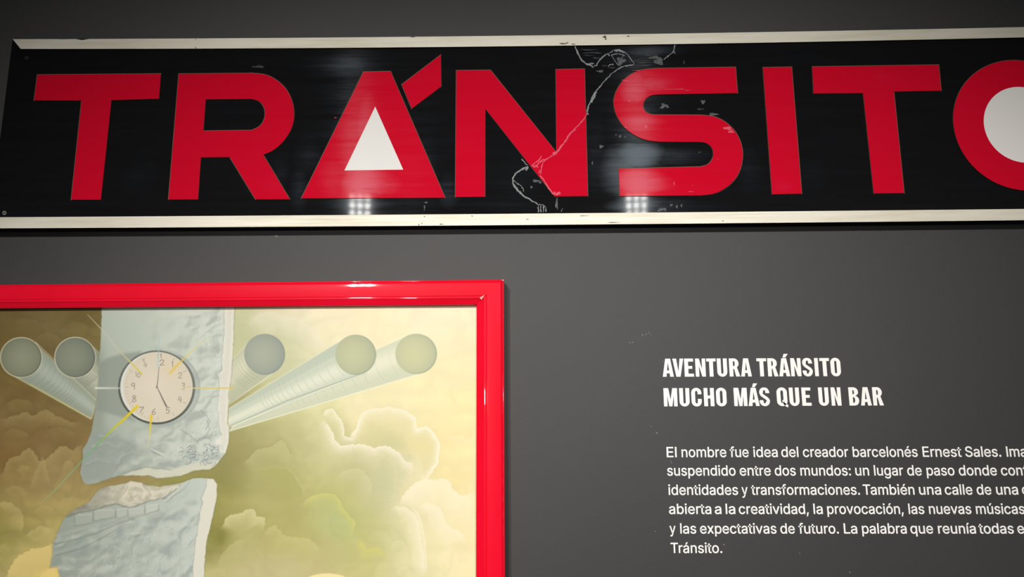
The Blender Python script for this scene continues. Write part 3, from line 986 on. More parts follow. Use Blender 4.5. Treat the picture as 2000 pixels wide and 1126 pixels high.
rim([(430, 1038), (436, 1023), (447, 1008), (468, 1001), (482, 994), (497, 995), (500, 1007), (514, 1010), (517, 1023), (513, 1038)], C(214, 207, 154), 20, .8, body=C(194, 188, 128), body_w=40, body_a=.5, out=C(152, 148, 84), out_a=.4, out_w=12, lump=2, per=12, seed=30)
rim([(512, 1052), (520, 1037), (534, 1026), (546, 1034), (557, 1046), (581, 1049), (604, 1052), (620, 1066), (632, 1084)], C(206, 199, 140), 18, .5, out=C(172, 166, 98), out_a=.3, seed=31)
rim([(424, 1110), (432, 1085), (446, 1066), (462, 1056), (480, 1052)], C(200, 194, 136), 26, .5, lump=2, seed=32)
# bright haze on the right
rim([(776, 990), (790, 965), (808, 945), (820, 938), (833, 935), (850, 937), (868, 934), (878, 942), (885, 956), (897, 965), (911, 966), (934, 958)], C(247, 237, 204), 34, .75, body=C(245, 234, 196), body_w=80, body_a=.6, out=C(234, 216, 156), out_a=.35, out_w=14, seed=33)
rim([(760, 1000), (772, 988), (790, 990), (804, 1000), (816, 1017), (821, 1040), (824, 1060), (827, 1095), (831, 1130)], C(242, 234, 200), 16, .85, out=C(226, 216, 170), out_a=.25, lump=2, seed=34)
rim([(800, 985), (812, 995), (822, 1012), (829, 1040), (832, 1080), (836, 1128)], C(249, 241, 212), 9, .6, lump=1.6, seed=44)
rim([(815, 994), (830, 982), (850, 987), (865, 1002), (871, 1020), (882, 1031), (894, 1036), (906, 1046), (910, 1066)], C(248, 239, 208), 26, .65, out=C(238, 224, 172), out_a=.3, seed=35)
rim([(760, 1072), (769, 1058), (784, 1056), (794, 1069), (798, 1086), (800, 1102)], C(222, 216, 168), 14, .7, out=C(204, 198, 142), out_a=.3, lump=1.6, seed=36)
rim([(850, 1100), (866, 1076), (884, 1066), (894, 1082), (890, 1110)], C(246, 234, 196), 20, .4, seed=37)
rim([(770, 1118), (786, 1106), (800, 1110), (806, 1130)], C(232, 224, 172), 12, .5, lump=1.5, seed=38)
# olive hollow beside the column
s = win([(415, 1030), (450, 1070)], 30)
blend(s, C(134, 130, 58), .8 * np.exp(-(((X[s] - 431) / 11) ** 2 + ((Y[s] - 1052) / 17) ** 2)))
s = win([(590, 1100), (690, 1160)], 10)
d = sdf(ellipse(639, 1150, 58, 31), X[s], Y[s])
blend(s, C(246, 226, 164), ss(-1.2, 1.2, d))

# -- the tubes


def tube(top, bot, light, dark, rim, rings=12, curve=10, a=1.0, ring_a=.35, gl=0.4):
    """A long cylinder seen in perspective: two side lines (top, bot), each (start, end) from mouth to column."""
    poly = [top[0], top[1], bot[1], bot[0]]
    s = win(poly, 6)
    x, y = X[s], Y[s]
    d = sdf(poly, x, y)
    ax0 = (np.array(top[0]) + bot[0]) / 2
    ax1 = (np.array(top[1]) + bot[1]) / 2
    dirv = (ax1 - ax0)
    Ln = np.linalg.norm(dirv)
    dirv = dirv / Ln
    nrm = np.array((-dirv[1], dirv[0]))
    u = (x - ax0[0]) * dirv[0] + (y - ax0[1]) * dirv[1]
    h0 = abs(np.dot(np.array(top[0]) - ax0, nrm))
    h1 = abs(np.dot(np.array(top[1]) - ax1, nrm))
    hh = h0 + (h1 - h0) * np.clip(u / Ln, -0.1, 1)
    v = ((x - ax0[0]) * nrm[0] + (y - ax0[1]) * nrm[1]) / hh
    if np.dot(np.array(top[0]) - ax0, nrm) > 0:
        v = -v                                  # v = -1 along the upper line
    sh = np.exp(-((v - gl) / .55) ** 2)
    col = dark[None, None] * (1 - sh[..., None]) + light[None, None] * sh[..., None]
    blend(s, col, a * ss(-.9, .9, d))
    # ring joints, closer together as they recede
    for kk in range(rings):
        f = 1 - (1 - .10) * (1 - .86 / rings) ** (kk * 1.35) if kk else .10
        if f > .93:
            break
        c0 = ax0 + dirv * Ln * f
        hk = h0 + (h1 - h0) * f
        sgn_ = 1.0 if np.dot(np.array(bot[0]) - ax0, nrm) > 0 else -1.0
        for v0, v1, al in ((-.62, -.08, ring_a * 1.0), (.02, .74, ring_a * 1.5)):
            pts = [tuple(c0 + nrm * sgn_ * hk * vv + dirv * hk * .42 * math.sqrt(max(0, 1 - vv * vv))) for vv in np.linspace(v0, v1, 7)]
            line(pts, dark * .84, 1.5, 1.2, al, soft=.8, wob=1.5)
            line([(q_[0] + dirv[0] * 2, q_[1] + dirv[1] * 2) for q_ in pts], light, 1.6, 1.2, al * .6, soft=.9, wob=1.5)
    ln2 = np.exp(-((v + .35) / .07) ** 2) + np.exp(-((v - .1) / .06) ** 2)
    blend(s, light, .25 * ln2 * ss(0, 2, d))
    blend(s, rim, .75 * ss(1.8, .3, np.abs(d)) * (v > 0))
    blend(s, rim, .45 * ss(1.6, .3, np.abs(d)) * (v < 0))


def mouth(cx, cy, rx, ry, inner, edge, rim, shade, sx=.4):
    s = win([(cx - rx, cy - ry), (cx + rx, cy + ry)], 6)
    x, y = (X[s] - cx) / rx, (Y[s] - cy) / ry
    r = np.hypot(x, y)
    mean = (rx + ry) / 2
    if rim is not None:
        blend(s, rim, ss(1.0 + 2.6 / mean, 1.0 + 1.0 / mean, r) * ss(-1.1, .2, -(x * .5 + y * .6) + .45))
    f = np.clip(r ** 2 * .55 + .45 * (x * sx + .35 * y * 0), 0, 1)
    col = inner * (1 - f[..., None]) + edge * f[..., None]
    a = ss(1 + .9 / mean, 1 - .9 / mean, r)
    blend(s, col, a)
    blend(s, shade, .55 * a * ss(.90, 1.0, r) * ss(-.6, .8, x + .3 * y))


tube([(800, 653.5), (500, 786)], [(825, 728), (446, 842)], C(230, 230, 204), C(208, 212, 184), C(238, 238, 212), 12, gl=-.2, ring_a=.22)
tube([(677.5, 657.5), (447, 797)], [(712, 727), (446, 834)], C(226, 229, 206), C(192, 201, 180), C(238, 238, 214), 14, gl=.35, ring_a=.25)
line([(712, 727), (694, 734), (560, 782), (446, 833)], C(150, 160, 140), 1.6, 1.2, .8)
line([(715, 730), (560, 790), (446, 842)], C(196, 202, 178), 5, 4, .35, soft=2.5)
tube([(492, 661), (449, 707)], [(541, 722), (447, 790)], C(216, 216, 188), C(188, 192, 162), C(226, 224, 194), 9, gl=-.3, ring_a=.35)
line([(447, 790), (520, 745), (560, 730)], C(168, 168, 128), 4, 2, .6, 0, soft=2)
tube([(173, 669), (198, 692)], [(120, 726), (187, 784)], C(196, 198, 176), C(146, 152, 132), C(208, 206, 174), 10, gl=.1, ring_a=.35)
tube([(64, 666), (190, 784)], [(18.5, 729), (178, 818)], C(178, 188, 172), C(154, 162, 144), C(206, 202, 150), 12, gl=-.15, ring_a=.3)
line([(60, 750), (176, 816)], C(206, 200, 130), 2.4, 3, .55, soft=1.5)
line([(70, 668), (106, 702), (190, 782)], C(212, 210, 186), 1.5, 1.2, .7)
mouth(41.3, 697.6, 39.6, 38, C(150, 154, 128), C(112, 116, 94), C(214, 210, 178), C(86, 88, 70), -.1)
mouth(146.8, 697.6, 39, 38.4, C(142, 148, 128), C(108, 116, 100), C(210, 208, 180), C(74, 80, 70), .35)
mouth(516.8, 691.5, 39.9, 39.9, C(172, 178, 158), C(138, 148, 140), None, C(128, 138, 140), .3)
mouth(694.8, 692.3, 39.7, 39.2, C(196, 198, 158), C(164, 172, 144), None, C(138, 148, 134), .35)
mouth(812.8, 690.6, 40.6, 39.4, C(204, 204, 160), C(172, 180, 150), None, C(140, 150, 136), .35)

# -- the stone column
UP = [(199, 590), (199, 605), (198, 635), (195.5, 685), (192.7, 740), (188.6, 784), (181.7, 826), (178, 847), (170, 864), (161.7, 878), (163, 893), (159, 910), (156.3, 923), (160, 932), (163, 940), (169, 946),
      (190, 942), (214.7, 932.8), (236.4, 928), (271.7, 928), (290.8, 928), (299, 931), (307, 933), (326, 932), (353, 928), (380.4, 918), (398, 916.5), (410, 915.7), (419, 909), (426.6, 901.5), (440, 885), (446, 864), (447, 836), (443.8, 826), (446, 767.8), (451.5, 729), (455.7, 657.7), (457, 602), (457, 590)]
LO = [(127.7, 1009), (146.7, 994), (174, 980), (190, 958.6), (206.5, 950), (244.6, 943.6), (255, 939), (274, 942), (288, 947.7), (312.5, 950), (339.7, 946), (358.7, 941), (375, 934), (394, 932.8), (417, 935.5), (423.4, 945), (422.6, 972), (415.8, 1005), (407.6, 1037), (402, 1064.6), (399.5, 1092),
      (398, 1126), (394, 1400), (380, 1800), (40, 1800), (90, 1300), (116.8, 1126), (112.8, 1105), (97.8, 1108), (103, 1081), (102.7, 1064.6), (114, 1037), (125, 1013)]


def stone(poly, strip, base_fn, seed):
    s = win(poly, 6)
    x, y = X[s], Y[s]
    d = sdf(poly, x, y) + 1.2 * (vnoise(x / 6, y / 6) - .5)
    a = ss(-1, 1, d)
    # thin shadow line behind the edge
    blend(s, C(120, 118, 86), .35 * ss(-3.5, -.2, d) * (1 - a))
    blend(s, base_fn(x, y), a)
    # chiselled relief
    wxx = x + 22 * (fbm(x / 30 + seed, y / 30, 3) - .5)
    wyy = y + 22 * (fbm(x / 30, y / 30 + seed + 4, 3) - .5)
    n = fbm(wxx / 24, wyy / 20, 2, .4)
    n_off = fbm((wxx - 2.2) / 24, (wyy - 2.4) / 20, 2, .4)
    rel_ = np.clip((n - n_off) * 9, -1, 1)
    return s, x, y, d, a, rel_


def up_base(x, y):
    t = np.clip((y - 600) / 330, 0, 1)[..., None]
    u = np.clip((x - 190) / 240, 0, 1)[..., None]
    c = (C(182, 192, 178) * (1 - t) + C(160, 168, 156) * t) * (1 - u) + (C(206, 211, 200) * (1 - t) + C(196, 203, 192) * t) * u
    return c * C(264, 265, 262)


s, x, y, d, a, rel_ = stone(UP, None, up_base, 3)
k = ss(.25, .9, (x - 190) / 240 + .5 * ss(780, 900, y))
blend(s, C(150, 158, 152), a * .5 * k * np.clip(-rel_, 0, 1))
blend(s, C(222, 224, 214), a * .5 * k * np.clip(rel_, 0, 1))
# shaded left flank and the clock's shadow on it
blend(s, C(150, 158, 144), a * .7 * ss(216, 192, x) * ss(640, 720, y) * ss(960, 820, y))
q = ss(0, 10, sdf([(186, 712), (212, 698), (240, 690), (275, 686), (270, 720), (250, 800), (262, 822), (230, 812), (188, 800)], x, y) + 5)
blend(s, C(146, 156, 144), a * .75 * q)
blend(s, C(166, 172, 162), a * .5 * ss(230, 160, x + .2 * (y - 860)) * ss(820, 860, y))
# rough left flank folds below the clock
for pts, cc, w_, al in [([(178, 850), (200, 862), (230, 858), (250, 866)], C(140, 148, 142), 3, .4), ([(164, 892), (190, 880), (215, 890), (238, 878)], C(138, 146, 140), 3, .4), ([(215, 932), (232, 905), (250, 880), (262, 872)], C(138, 146, 142), 3, .4),
                        ([(215, 850), (240, 842), (256, 850), (262, 860)], C(178, 184, 176), 5, .5), ([(180, 920), (200, 905), (225, 900), (250, 905)], C(176, 180, 168), 6, .4), ([(250, 862), (268, 850), (282, 856), (296, 872)], C(186, 192, 184), 5, .4),
                        ([(300, 870), (318, 862), (340, 868), (352, 880)], C(210, 214, 204), 5, .5), ([(300, 895), (330, 890), (360, 875), (380, 865)], C(214, 216, 206), 4, .5), ([(312, 905), (345, 900), (372, 888), (392, 884)], C(150, 160, 158), 2, .5)]:
    line(pts, cc, w_, w_, al, soft=3, wob=5)
s3 = win([(150, 830), (270, 950)], 4)
d3 = sdf([(178, 842), (215, 836), (262, 858), (292, 880), (250, 908), (214, 934), (168, 948), (150, 920), (158, 880)], X[s3], Y[s3])
blend(s3, C(150, 160, 152), .55 * ss(-6, 14, d3) * ss(-1, 1, sdf(UP, X[s3], Y[s3])))
for pts in ([(182, 870), (205, 864), (225, 872), (246, 868)], [(170, 905), (190, 896), (214, 902)], [(228, 905), (240, 888), (258, 882), (280, 884)], [(196, 850), (214, 852), (230, 846)]):
    line(pts, C(186, 192, 182), 4, 3, .45, .2, soft=3, wob=5)
    line([(p_[0], p_[1] + 5) for p_ in pts], C(134, 144, 138), 3, 2, .35, .15, soft=2.5, wob=5)
for k_ in range(3):
    line([(296 + 7 * k_, 876 + 3 * k_), (306 + 7 * k_, 882 + 3 * k_)], C(216, 219, 208), 3, 2, .6, soft=1.2)
    line([(295 + 7 * k_, 880 + 3 * k_), (305 + 7 * k_, 886 + 3 * k_)], C(140, 150, 146), 1.6, 1.2, .6, soft=1)
# underside lit along the break
UND = [(236.4, 928), (254, 921), (271.7, 916), (285, 912), (296, 914), (310, 915), (330, 917), (350, 912), (372, 904), (395, 902), (415, 900), (426, 902), (410, 915.7), (398, 916.5), (380.4, 918), (353, 928), (326, 932), (307, 933), (290.8, 928), (271.7, 928)]
s2 = win(UND, 4)
dd = sdf(UND, X[s2], Y[s2]) + 3 * (vnoise(X[s2] / 6, Y[s2] / 5) - .5)
blend(s2, C(216, 214, 192), .85 * ss(-1, 2, dd))
line([(190, 942), (236, 926), (262, 917), (285, 911), (312, 914), (335, 917)], C(146, 150, 138), 2, 2, .5, wob=3)
# pale broken right edge
STRIP = [(437.8, 590), (437.8, 605), (437.8, 652), (435, 685), (433.6, 724), (425.4, 729), (429.5, 748.5), (427, 775), (425, 795), (428, 826), (432, 850), (421, 861), (424, 873), (432, 882), (440, 885), (446, 864), (447, 836), (443.8, 826), (446, 767.8), (451.5, 729), (455.7, 657.7), (457, 602), (457, 590)]
s2 = win(STRIP, 4)
x2, y2 = X[s2], Y[s2]
dd = sdf(STRIP, x2, y2) + 2.4 * (vnoise(x2 / 5, y2 / 6) - .5)
edge_t = ss(0, 9, dd)[..., None]
blend(s2, C(222, 220, 204) * edge_t + C(232, 228, 214) * (1 - edge_t), .95 * ss(-1, 1, dd) * a.max())
line([(437.8, 600), (437.5, 652), (434.5, 690), (433.6, 722), (425, 730), (429, 748)], C(150, 158, 156), 1.4, 1.4, .55, wob=3)
line([(429, 750), (425, 795), (428, 826), (432, 848)], C(160, 168, 164), 1.2, 1.2, .5, wob=4)
# carved ripples along the right of the face
rr = random.Random(4)
for i in range(64):
    px = 345 + rr.random() ** .6 * 84
    py = 610 + rr.random() * 250
    if (px - 306) ** 2 + (py - 756) ** 2 < 92 ** 2:
        continue
    r = 4 + rr.random() * 8
    a0 = rr.random() * 6.28
    pts = [(px + r * math.cos(a0 + t), py + 1.2 * r * math.sin(a0 + t)) for t in np.linspace(0, 1.6 + rr.random() * 1.6, 7)]
    line(pts, C(158, 166, 162), 1.2, .6, .5, .1, soft=1.0, wob=3)
    line([(q_[0] + 1.6, q_[1] + 1.6) for q_ in pts], C(224, 226, 218), 2.2, 1, .5, .1, soft=1.4, wob=3)
# the tangle of tiny figures near the lower right corner
for i in range(84):
    t = rr.random()
    px, py = 350 + 78 * rr.random(), 862 + 42 * rr.random()
    if py < 862 + (420 - px) * .25:
        continue
    r = 2.5 + rr.random() * 5
    a0 = rr.random() * 6.28
    pts = [(px + r * math.cos(a0 + q_), py + .8 * r * math.sin(a0 + q_)) for q_ in np.linspace(0, 2.6, 7)]
    line(pts, C(100, 112, 116), 1.4, .8, .75, .25, soft=.8, wob=2)
    line([(q_[0] + 1.3, q_[1] + 1.3) for q_ in pts], C(218, 222, 214), 1.6, .8, .6, .2, soft=1.0, wob=2)
for pts in ([(352, 838), (368, 848), (380, 858), (388, 866)], [(384, 862), (392, 855), (402, 853), (412, 858)], [(398, 866), (410, 868), (420, 874), (428, 882)], [(402, 838), (408, 826), (404, 820), (410, 838), (404, 846)], [(392, 800), (404, 812), (412, 826)]):
    line(pts, C(120, 132, 132), 1.2, .8, .65, soft=.7)
s2 = win([(418, 855), (436, 880)], 8)
blend(s2, C(232, 230, 218), .8 * np.exp(-(((X[s2] - 428) / 7) ** 2 + ((Y[s2] - 864) / 11) ** 2)))


def lo_base(x, y):
    u = np.clip((x - 100) / 290, 0, 1)[..., None]
    return (C(152, 160, 150) * (1 - u) + C(194, 202, 194) * u) * C(258, 260, 256)


s, x, y, d, a, rel_ = stone(LO, None, lo_base, 9)
k = ss(1000, 1050, y + .25 * (x - 150))
blend(s, C(146, 156, 152), a * .55 * k * np.clip(-rel_, 0, 1))
blend(s, C(208, 212, 202), a * .5 * k * np.clip(rel_, 0, 1))
TOPF = [(127.7, 1009), (146.7, 994), (174, 980), (190, 958.6), (206.5, 950), (244.6, 943.6), (255, 939), (274, 942), (288, 947.7), (312.5, 950), (339.7, 946), (358.7, 941), (345, 953), (325, 970), (300, 977), (285, 979), (270, 985), (252, 990), (238, 987), (225, 983), (205, 990), (184, 994), (160, 999)]
s2 = win(TOPF, 4)
x2, y2 = X[s2], Y[s2]
dd = sdf(TOPF, x2, y2) + 2 * (vnoise(x2 / 6, y2 / 6) - .5)
u = np.clip((x2 - 130) / 130, 0, 1)[..., None]
m_ = fbm(x2 / 11, y2 / 9, 3)[..., None]
blend(s2, (C(138, 138, 124) * (1 - u) + C(206, 200, 178) * u) * (.86 + .28 * m_), .95 * ss(-1, 1, dd))
for pts, cc, w_, al in [([(240, 968), (248, 952), (256, 944), (272, 948), (284, 956), (280, 970)], C(226, 218, 196), 9, .7), ([(300, 962), (322, 958), (345, 950)], C(224, 218, 196), 9, .7), ([(236, 975), (252, 982), (270, 978)], C(220, 212, 190), 6, .6),
                        ([(252, 962), (258, 972), (268, 966)], C(168, 158, 134), 3, .5), ([(184, 984), (206, 978), (224, 974)], C(180, 174, 150), 5, .5), ([(200, 966), (216, 958), (240, 960)], C(182, 176, 152), 5, .4), ([(280, 944), (286, 955), (296, 966)], C(160, 152, 128), 2, .5), ([(250, 948), (245, 958), (236, 968)], C(150, 146, 128), 2, .5),
                        ([(130, 1009), (160, 999), (186, 995), (206, 989), (226, 983), (240, 988), (254, 990), (272, 985), (288, 979), (304, 976), (322, 971), (345, 953)], C(118, 122, 110), 2.2, .75)]:
    line(pts, cc, w_, w_ * .8, al, soft=2, wob=3)
# a row of blocks under the break
rowt = [(140, 1005), (184, 996), (226, 986), (252, 992), (285, 982), (320, 978), (350, 965), (380, 948), (392, 940)]
for bx, wd in [(163, 34), (204, 42), (238, 24), (266, 32), (296, 26)]:
    ty = np.interp(bx, [p[0] for p in rowt], [p[1] for p in rowt])
    hgt = 26 - (bx - 163) * .03
    blk = [(bx - wd / 2, ty + 5), (bx - wd / 4, ty + 2), (bx + wd / 2, ty + 1), (bx + wd / 2 + 1, ty + hgt - 7), (bx - wd / 2 + 1, ty + hgt)]
    s2 = win(blk, 4)
    dd = sdf(blk, X[s2], Y[s2]) + 1.5 * (vnoise(X[s2] / 6, Y[s2] / 6) - .5)
    lum = (bx - 150) / 150
    blend(s2, C(168, 176, 164) * (1 - lum) + C(200, 204, 190) * lum, .8 * ss(-1, 1.5, dd))
    blend(s2, C(132, 140, 132), .38 * ss(2.6, .4, np.abs(dd + .5)) * ss(ty + 1, ty + 9, Y[s2]))
    blend(s2, C(206, 210, 198), .35 * ss(3, .5, np.abs(dd - 2.5)) * ss(ty + 12, ty + 3, Y[s2]))
line([(112, 1045), (150, 1034), (200, 1022), (250, 1008), (290, 1004), (316, 1006)], C(178, 184, 172), 5, 5, .55, soft=3)
line([(108, 1062), (150, 1052), (190, 1040), (230, 1022), (262, 1012)], C(122, 130, 122), 2.5, 2, .5, soft=2)
line([(106, 1080), (150, 1066), (190, 1048), (224, 1030)], C(176, 182, 170), 6, 4, .5, soft=3)
line([(110, 1084), (160, 1070), (200, 1050), (226, 1034)], C(120, 128, 122), 2.5, 2, .45, soft=2)
for cx_, cy_, r in [(258, 1032, 20), (254, 1030, 10)]:
    e = ellipse(cx_, cy_, r, r * .85)
    line(e, C(146, 156, 150), 2.4, 2.4, .3, soft=1.8, wob=6)
    line([(p[0] + 1.5, p[1] + 2) for p in e], C(204, 208, 198), 3, 3, .25, soft=2, wob=6)
for px, py, L in [(330, 960, 16), (338, 966, 16), (347, 958, 14), (356, 952, 12), (364, 946, 12)]:
    line([(px - 14, py + 14), (px - 4, py + 8), (px + 6, py - 6)], C(150, 160, 154), 1.4, 1, .6, soft=1)
    line([(px - 17, py + 12), (px - 7, py + 6), (px + 3, py - 8)], C(208, 212, 200), 3, 2, .5, soft=1)
for i in range(70):
    px, py = 130 + rr.random() * 255, 1020 + rr.random() * 115
    if py < 1035 - (px - 260) * .25:
        continue
    r = 5 + rr.random() * 13
    a0 = rr.random() * 6.28
    pts = [(px + r * math.cos(a0 + t), py + r * math.sin(a0 + t)) for t in np.linspace(0, 1.2 + rr.random() * 1.4, 7)]
    line(pts, C(142, 154, 150), 1.8, .8, .45, .05, soft=1.4, wob=5)
    line([(q_[0] + 2, q_[1] + 2) for q_ in pts], C(206, 212, 202), 3, 1.2, .45, .05, soft=1.8, wob=5)
STL = [(403.5, 934), (403, 950), (394, 972), (396, 985), (391, 994), (390, 1010), (386, 1026.5), (384, 1045), (380, 1064.6), (379, 1090), (377.7, 1097), (376, 1126), (372, 1400), (360, 1800), (380, 1800), (394, 1400), (398, 1126), (399.5, 1092), (402, 1064.6), (407.6, 1037), (415.8, 1005), (422.6, 972), (423.4, 945), (417, 935.5)]
s2 = win(STL, 4)
dd = sdf(STL, X[s2], Y[s2]) + 2.2 * (vnoise(X[s2] / 5, Y[s2] / 6) - .5)
blend(s2, C(226, 223, 206), .95 * ss(-1, 1, dd))
line(STL[:12], C(148, 158, 150), 1.4, 1.4, .6, wob=3)

# -- the clock
line(ellipse(312, 757, 78, 73)[40:] + ellipse(312, 757, 78, 73)[:16], C(150, 160, 158), 3, 3, .55, soft=2)
s2 = win(ellipse(308, 758, 84, 80), 4)
d_r = sdf(ellipse(309.5, 757.5, 80, 77.5), X[s2], Y[s2])
blend(s2, C(170, 178, 170), .6 * ss(-2, 2, d_r) * ss(265, 330, X[s2] + .4 * (Y[s2] - 756)))
ring = sdf(ellipse(306, 756, 75.4, 72.4), X[s2], Y[s2])
hi = ss(-60, 40, (X[s2] - 306) * .5 - (Y[s2] - 756))[..., None]
blend(s2, C(84, 88, 78) * (1 - hi) + C(112, 116, 106) * hi, .97 * ss(-.9, .9, ring))
inner_w = sdf(ellipse(305.6, 755.6, 70.8, 68.6), X[s2], Y[s2])
blend(s2, C(226, 228, 218), ss(-.8, .8, inner_w))
face = sdf(ellipse(308.3, 755.4, 67.6, 68.4), X[s2], Y[s2])
g_ = np.clip(np.hypot(X[s2] - 296, Y[s2] - 752) / 80, 0, 1)[..., None]
blend(s2, C(230, 218, 198) * (1 - g_) + C(220, 210, 188) * g_, ss(-.8, .8, face))
blend(s2, C(232, 210, 150), .28 * np.exp(-(((X[s2] - 334) / 16) ** 2 + ((Y[s2] - 722) / 16) ** 2)) * ss(-.8, .8, face))
for kk in range(60):
    t = 2 * math.pi * kk / 60
    if kk % 5 and not (30 < kk < 50):
        continue
    r0, r1 = (.84 if kk % 5 == 0 else .89), .94
    line([(308.3 + 68 * r0 * math.sin(t), 755.4 - 69 * r0 * math.cos(t)), (308.3 + 68 * r1 * math.sin(t), 755.4 - 69 * r1 * math.cos(t))], C(132, 126, 112), .9, .9, .55 if kk % 5 == 0 else .28, soft=.6)
DIG = {'1': [[(.2, .2), (.5, 0), (.45, 1)]], '2': [[(.05, .25), (.3, 0), (.75, .05), (.8, .35), (.1, 1), (.95, .95)]], '3': [[(.1, .1), (.6, 0), (.8, .22), (.4, .45), (.85, .7), (.5, 1), (.05, .9)]],
       '4': [[(.4, 0), (.1, .6), (.9, .6)], [(.75, .15), (.6, 1)]], '5': [[(.9, 0), (.3, 0), (.2, .45), (.7, .42), (.85, .72), (.5, 1), (.05, .92)]], '6': [[(.8, 0), (.3, .3), (.1, .75), (.4, 1), (.85, .82), (.75, .52), (.2, .6)]],
       '7': [[(.05, .05), (.95, 0), (.5, .5), (.3, 1)]], '8': [[(.5, .45), (.15, .25), (.45, 0), (.85, .2), (.5, .45), (.1, .75), (.45, 1), (.9, .78), (.5, .45)]], '9': [[(.85, .3), (.5, .5), (.1, .28), (.45, 0), (.85, .15), (.75, 1)]], '0': [[(.5, 0), (.1, .4), (.3, .95), (.7, .9), (.9, .4), (.5, 0)]]}


def digit(ch, cx_, cy_, w_, h_, al=.75):
    for st in DIG[ch]:
        pts = arc_pts([(cx_ + (px - .5) * w_, cy_ + (py - .5) * h_) for px, py in st], 4) if len(st) > 3 else [(cx_ + (px - .5) * w_, cy_ + (py - .5) * h_) for px, py in st]
        line(pts, C(118, 112, 100), 1.5, 1.2, al, soft=.55)


for ch, px, py, w_, h_, al in [('1', 314.8, 694.5, 4, 8, .75), ('2', 316.5, 707.5, 10, 10, .75), ('1', 337.5, 710.5, 5, 10, .7), ('2', 352, 732.5, 8, 10, .65), ('3', 358.5, 753.5, 7.5, 12, .7), ('4', 351.5, 779.5, 8, 12, .65), ('5', 327.8, 801, 8.5, 11, .8), ('6', 300.3, 803.5, 8, 11, .75),
                               ('7', 276.5, 800, 9, 11, .8), ('8', 262.3, 778, 9, 12, .75), ('9', 260, 753.5, 8.5, 12, .75), ('1', 266, 730, 4, 9, .55), ('0', 271, 732, 7, 9, .6), ('1', 281.5, 704, 5, 8, .5), ('4', 284, 712.5, 7, 9, .5)]:
    digit(ch, px, py, w_, h_, al)
line([(306.3, 755), (308.5, 740), (310.5, 716)], C(120, 118, 106), 2.0, 1.1, .85, soft=.6)
line([(306.3, 755.5), (312, 766), (318, 779), (325, 793)], C(110, 104, 90), 1.2, 3.2, .9, soft=.6)
blend(s2, C(120, 114, 102), .8 * ss(2.4, 1.4, np.hypot(X[s2] - 306.4, Y[s2] - 755.6)))
line([(284, 757.5), (268, 757.5)], C(232, 222, 204), 3, 3, .5)
# the rays
Yl = C(230, 200, 62)
line([(187, 757.3), (236, 757.5), (258, 757.5)], C(220, 226, 214), 4, 4, .9, .0, soft=.7)
line([(345, 757.5), (374, 757.5), (396, 757.5), (455, 757.4)], [C(226, 214, 170), C(226, 222, 160), C(232, 200, 80), C(226, 196, 84)], 2.5, 2.4, .55, .95, soft=.7)
line([(332, 728), (347, 712), (362, 697), (392, 668), (402, 661)], [C(228, 204, 120), C(232, 196, 70), C(226, 206, 110), C(222, 216, 140), C(214, 214, 150)], 5.0, 2.0, .9, .25, soft=.8)
line([(307.5, 715), (309.5, 690), (312, 652)], [C(190, 212, 214), C(164, 206, 214), C(160, 208, 220)], 4, 1.2, .7, .5, soft=.9)
line([(277, 730), (262, 714), (245, 697), (222, 672), (196, 640), (171, 614)], [C(216, 204, 96), C(218, 208, 104), C(206, 192, 150), C(212, 204, 186), C(214, 208, 180), C(196, 188, 140)], 3.6, 1.2, .95, .8, soft=.7)
line([(268, 793), (240, 820), (222, 836), (190, 868), (160, 900), (104, 960), (76, 985)], [C(236, 204, 50), C(222, 202, 40), C(196, 200, 66), C(120, 180, 110), C(128, 184, 146), C(150, 190, 140), C(170, 180, 120)], 6.0, 1.4, .95, .45, soft=.8)
line([(295.5, 811), (293.5, 835), (291.5, 856), (289.5, 876)], [C(232, 202, 52), C(234, 206, 64), C(228, 212, 130), C(206, 208, 176)], 5.2, 1.4, .95, .35, soft=.8)

IMG = np.clip(IMG, 0, 1)
PAINT_GAIN = 0.955
lin_rgb = np.clip(lin(IMG) * PAINT_GAIN, 0, 0.92)
ny, nx = X.shape
co = np.stack([GX, np.full_like(GX, -D_CAN), GZ], -1).reshape(-1, 3)
org = paint.location
cmid = np.array([(cx0 + cx1) / 2, -D_CAN, (cz0 + cz1) / 2])
me = bpy.data.meshes.new('canvas')
idx = np.arange(ny * nx).reshape(ny, nx)
quads = np.stack([idx[:-1, :-1], idx[:-1, 1:], idx[1:, 1:], idx[1:, :-1]], -1).reshape(-1, 4)
me.vertices.add(ny * nx)
me.vertices.foreach_set('co', (co - cmid).ravel())
me.loops.add(quads.size)
me.loops.foreach_set('vertex_index', quads.ravel().astype(np.int32))
me.polygons.add(len(quads))
me.polygons.foreach_set('loop_start', np.arange(0, quads.size, 4, dtype=np.int32))
me.update(calc_edges=True)
at = me.color_attributes.new('paint', 'FLOAT_COLOR', 'POINT')
at.data.foreach_set('color', np.concatenate([lin_rgb.reshape(-1, 3), np.ones((ny * nx, 1))], 1).ravel().astype(np.float32))
can_m = mat('oil_paint', (0.5, 0.5, 0.5, 1), 0.55, 0.25)
nt, b, ln = nodes(can_m)
va = nt.nodes.new('ShaderNodeAttribute')
va.attribute_name = 'paint'
ln(va.outputs['Color'], b.inputs['Base Color'])
n1 = noise_node(nt, 260.0, 3, 0.6)
bp = nt.nodes.new('ShaderNodeBump')
bp.inputs['Strength'].default_value = 0.12
bp.inputs['Distance'].default_value = 0.0005
ln(n1.outputs['Fac'], bp.inputs['Height'])
ln(bp.outputs['Normal'], b.inputs['Normal'])
me.materials.append(can_m)
canvas = bpy.data.objects.new('canvas', me)
COL.objects.link(canvas)
canvas.parent = paint
canvas.location = Vector(cmid) - org
print('CANVAS', X.shape)

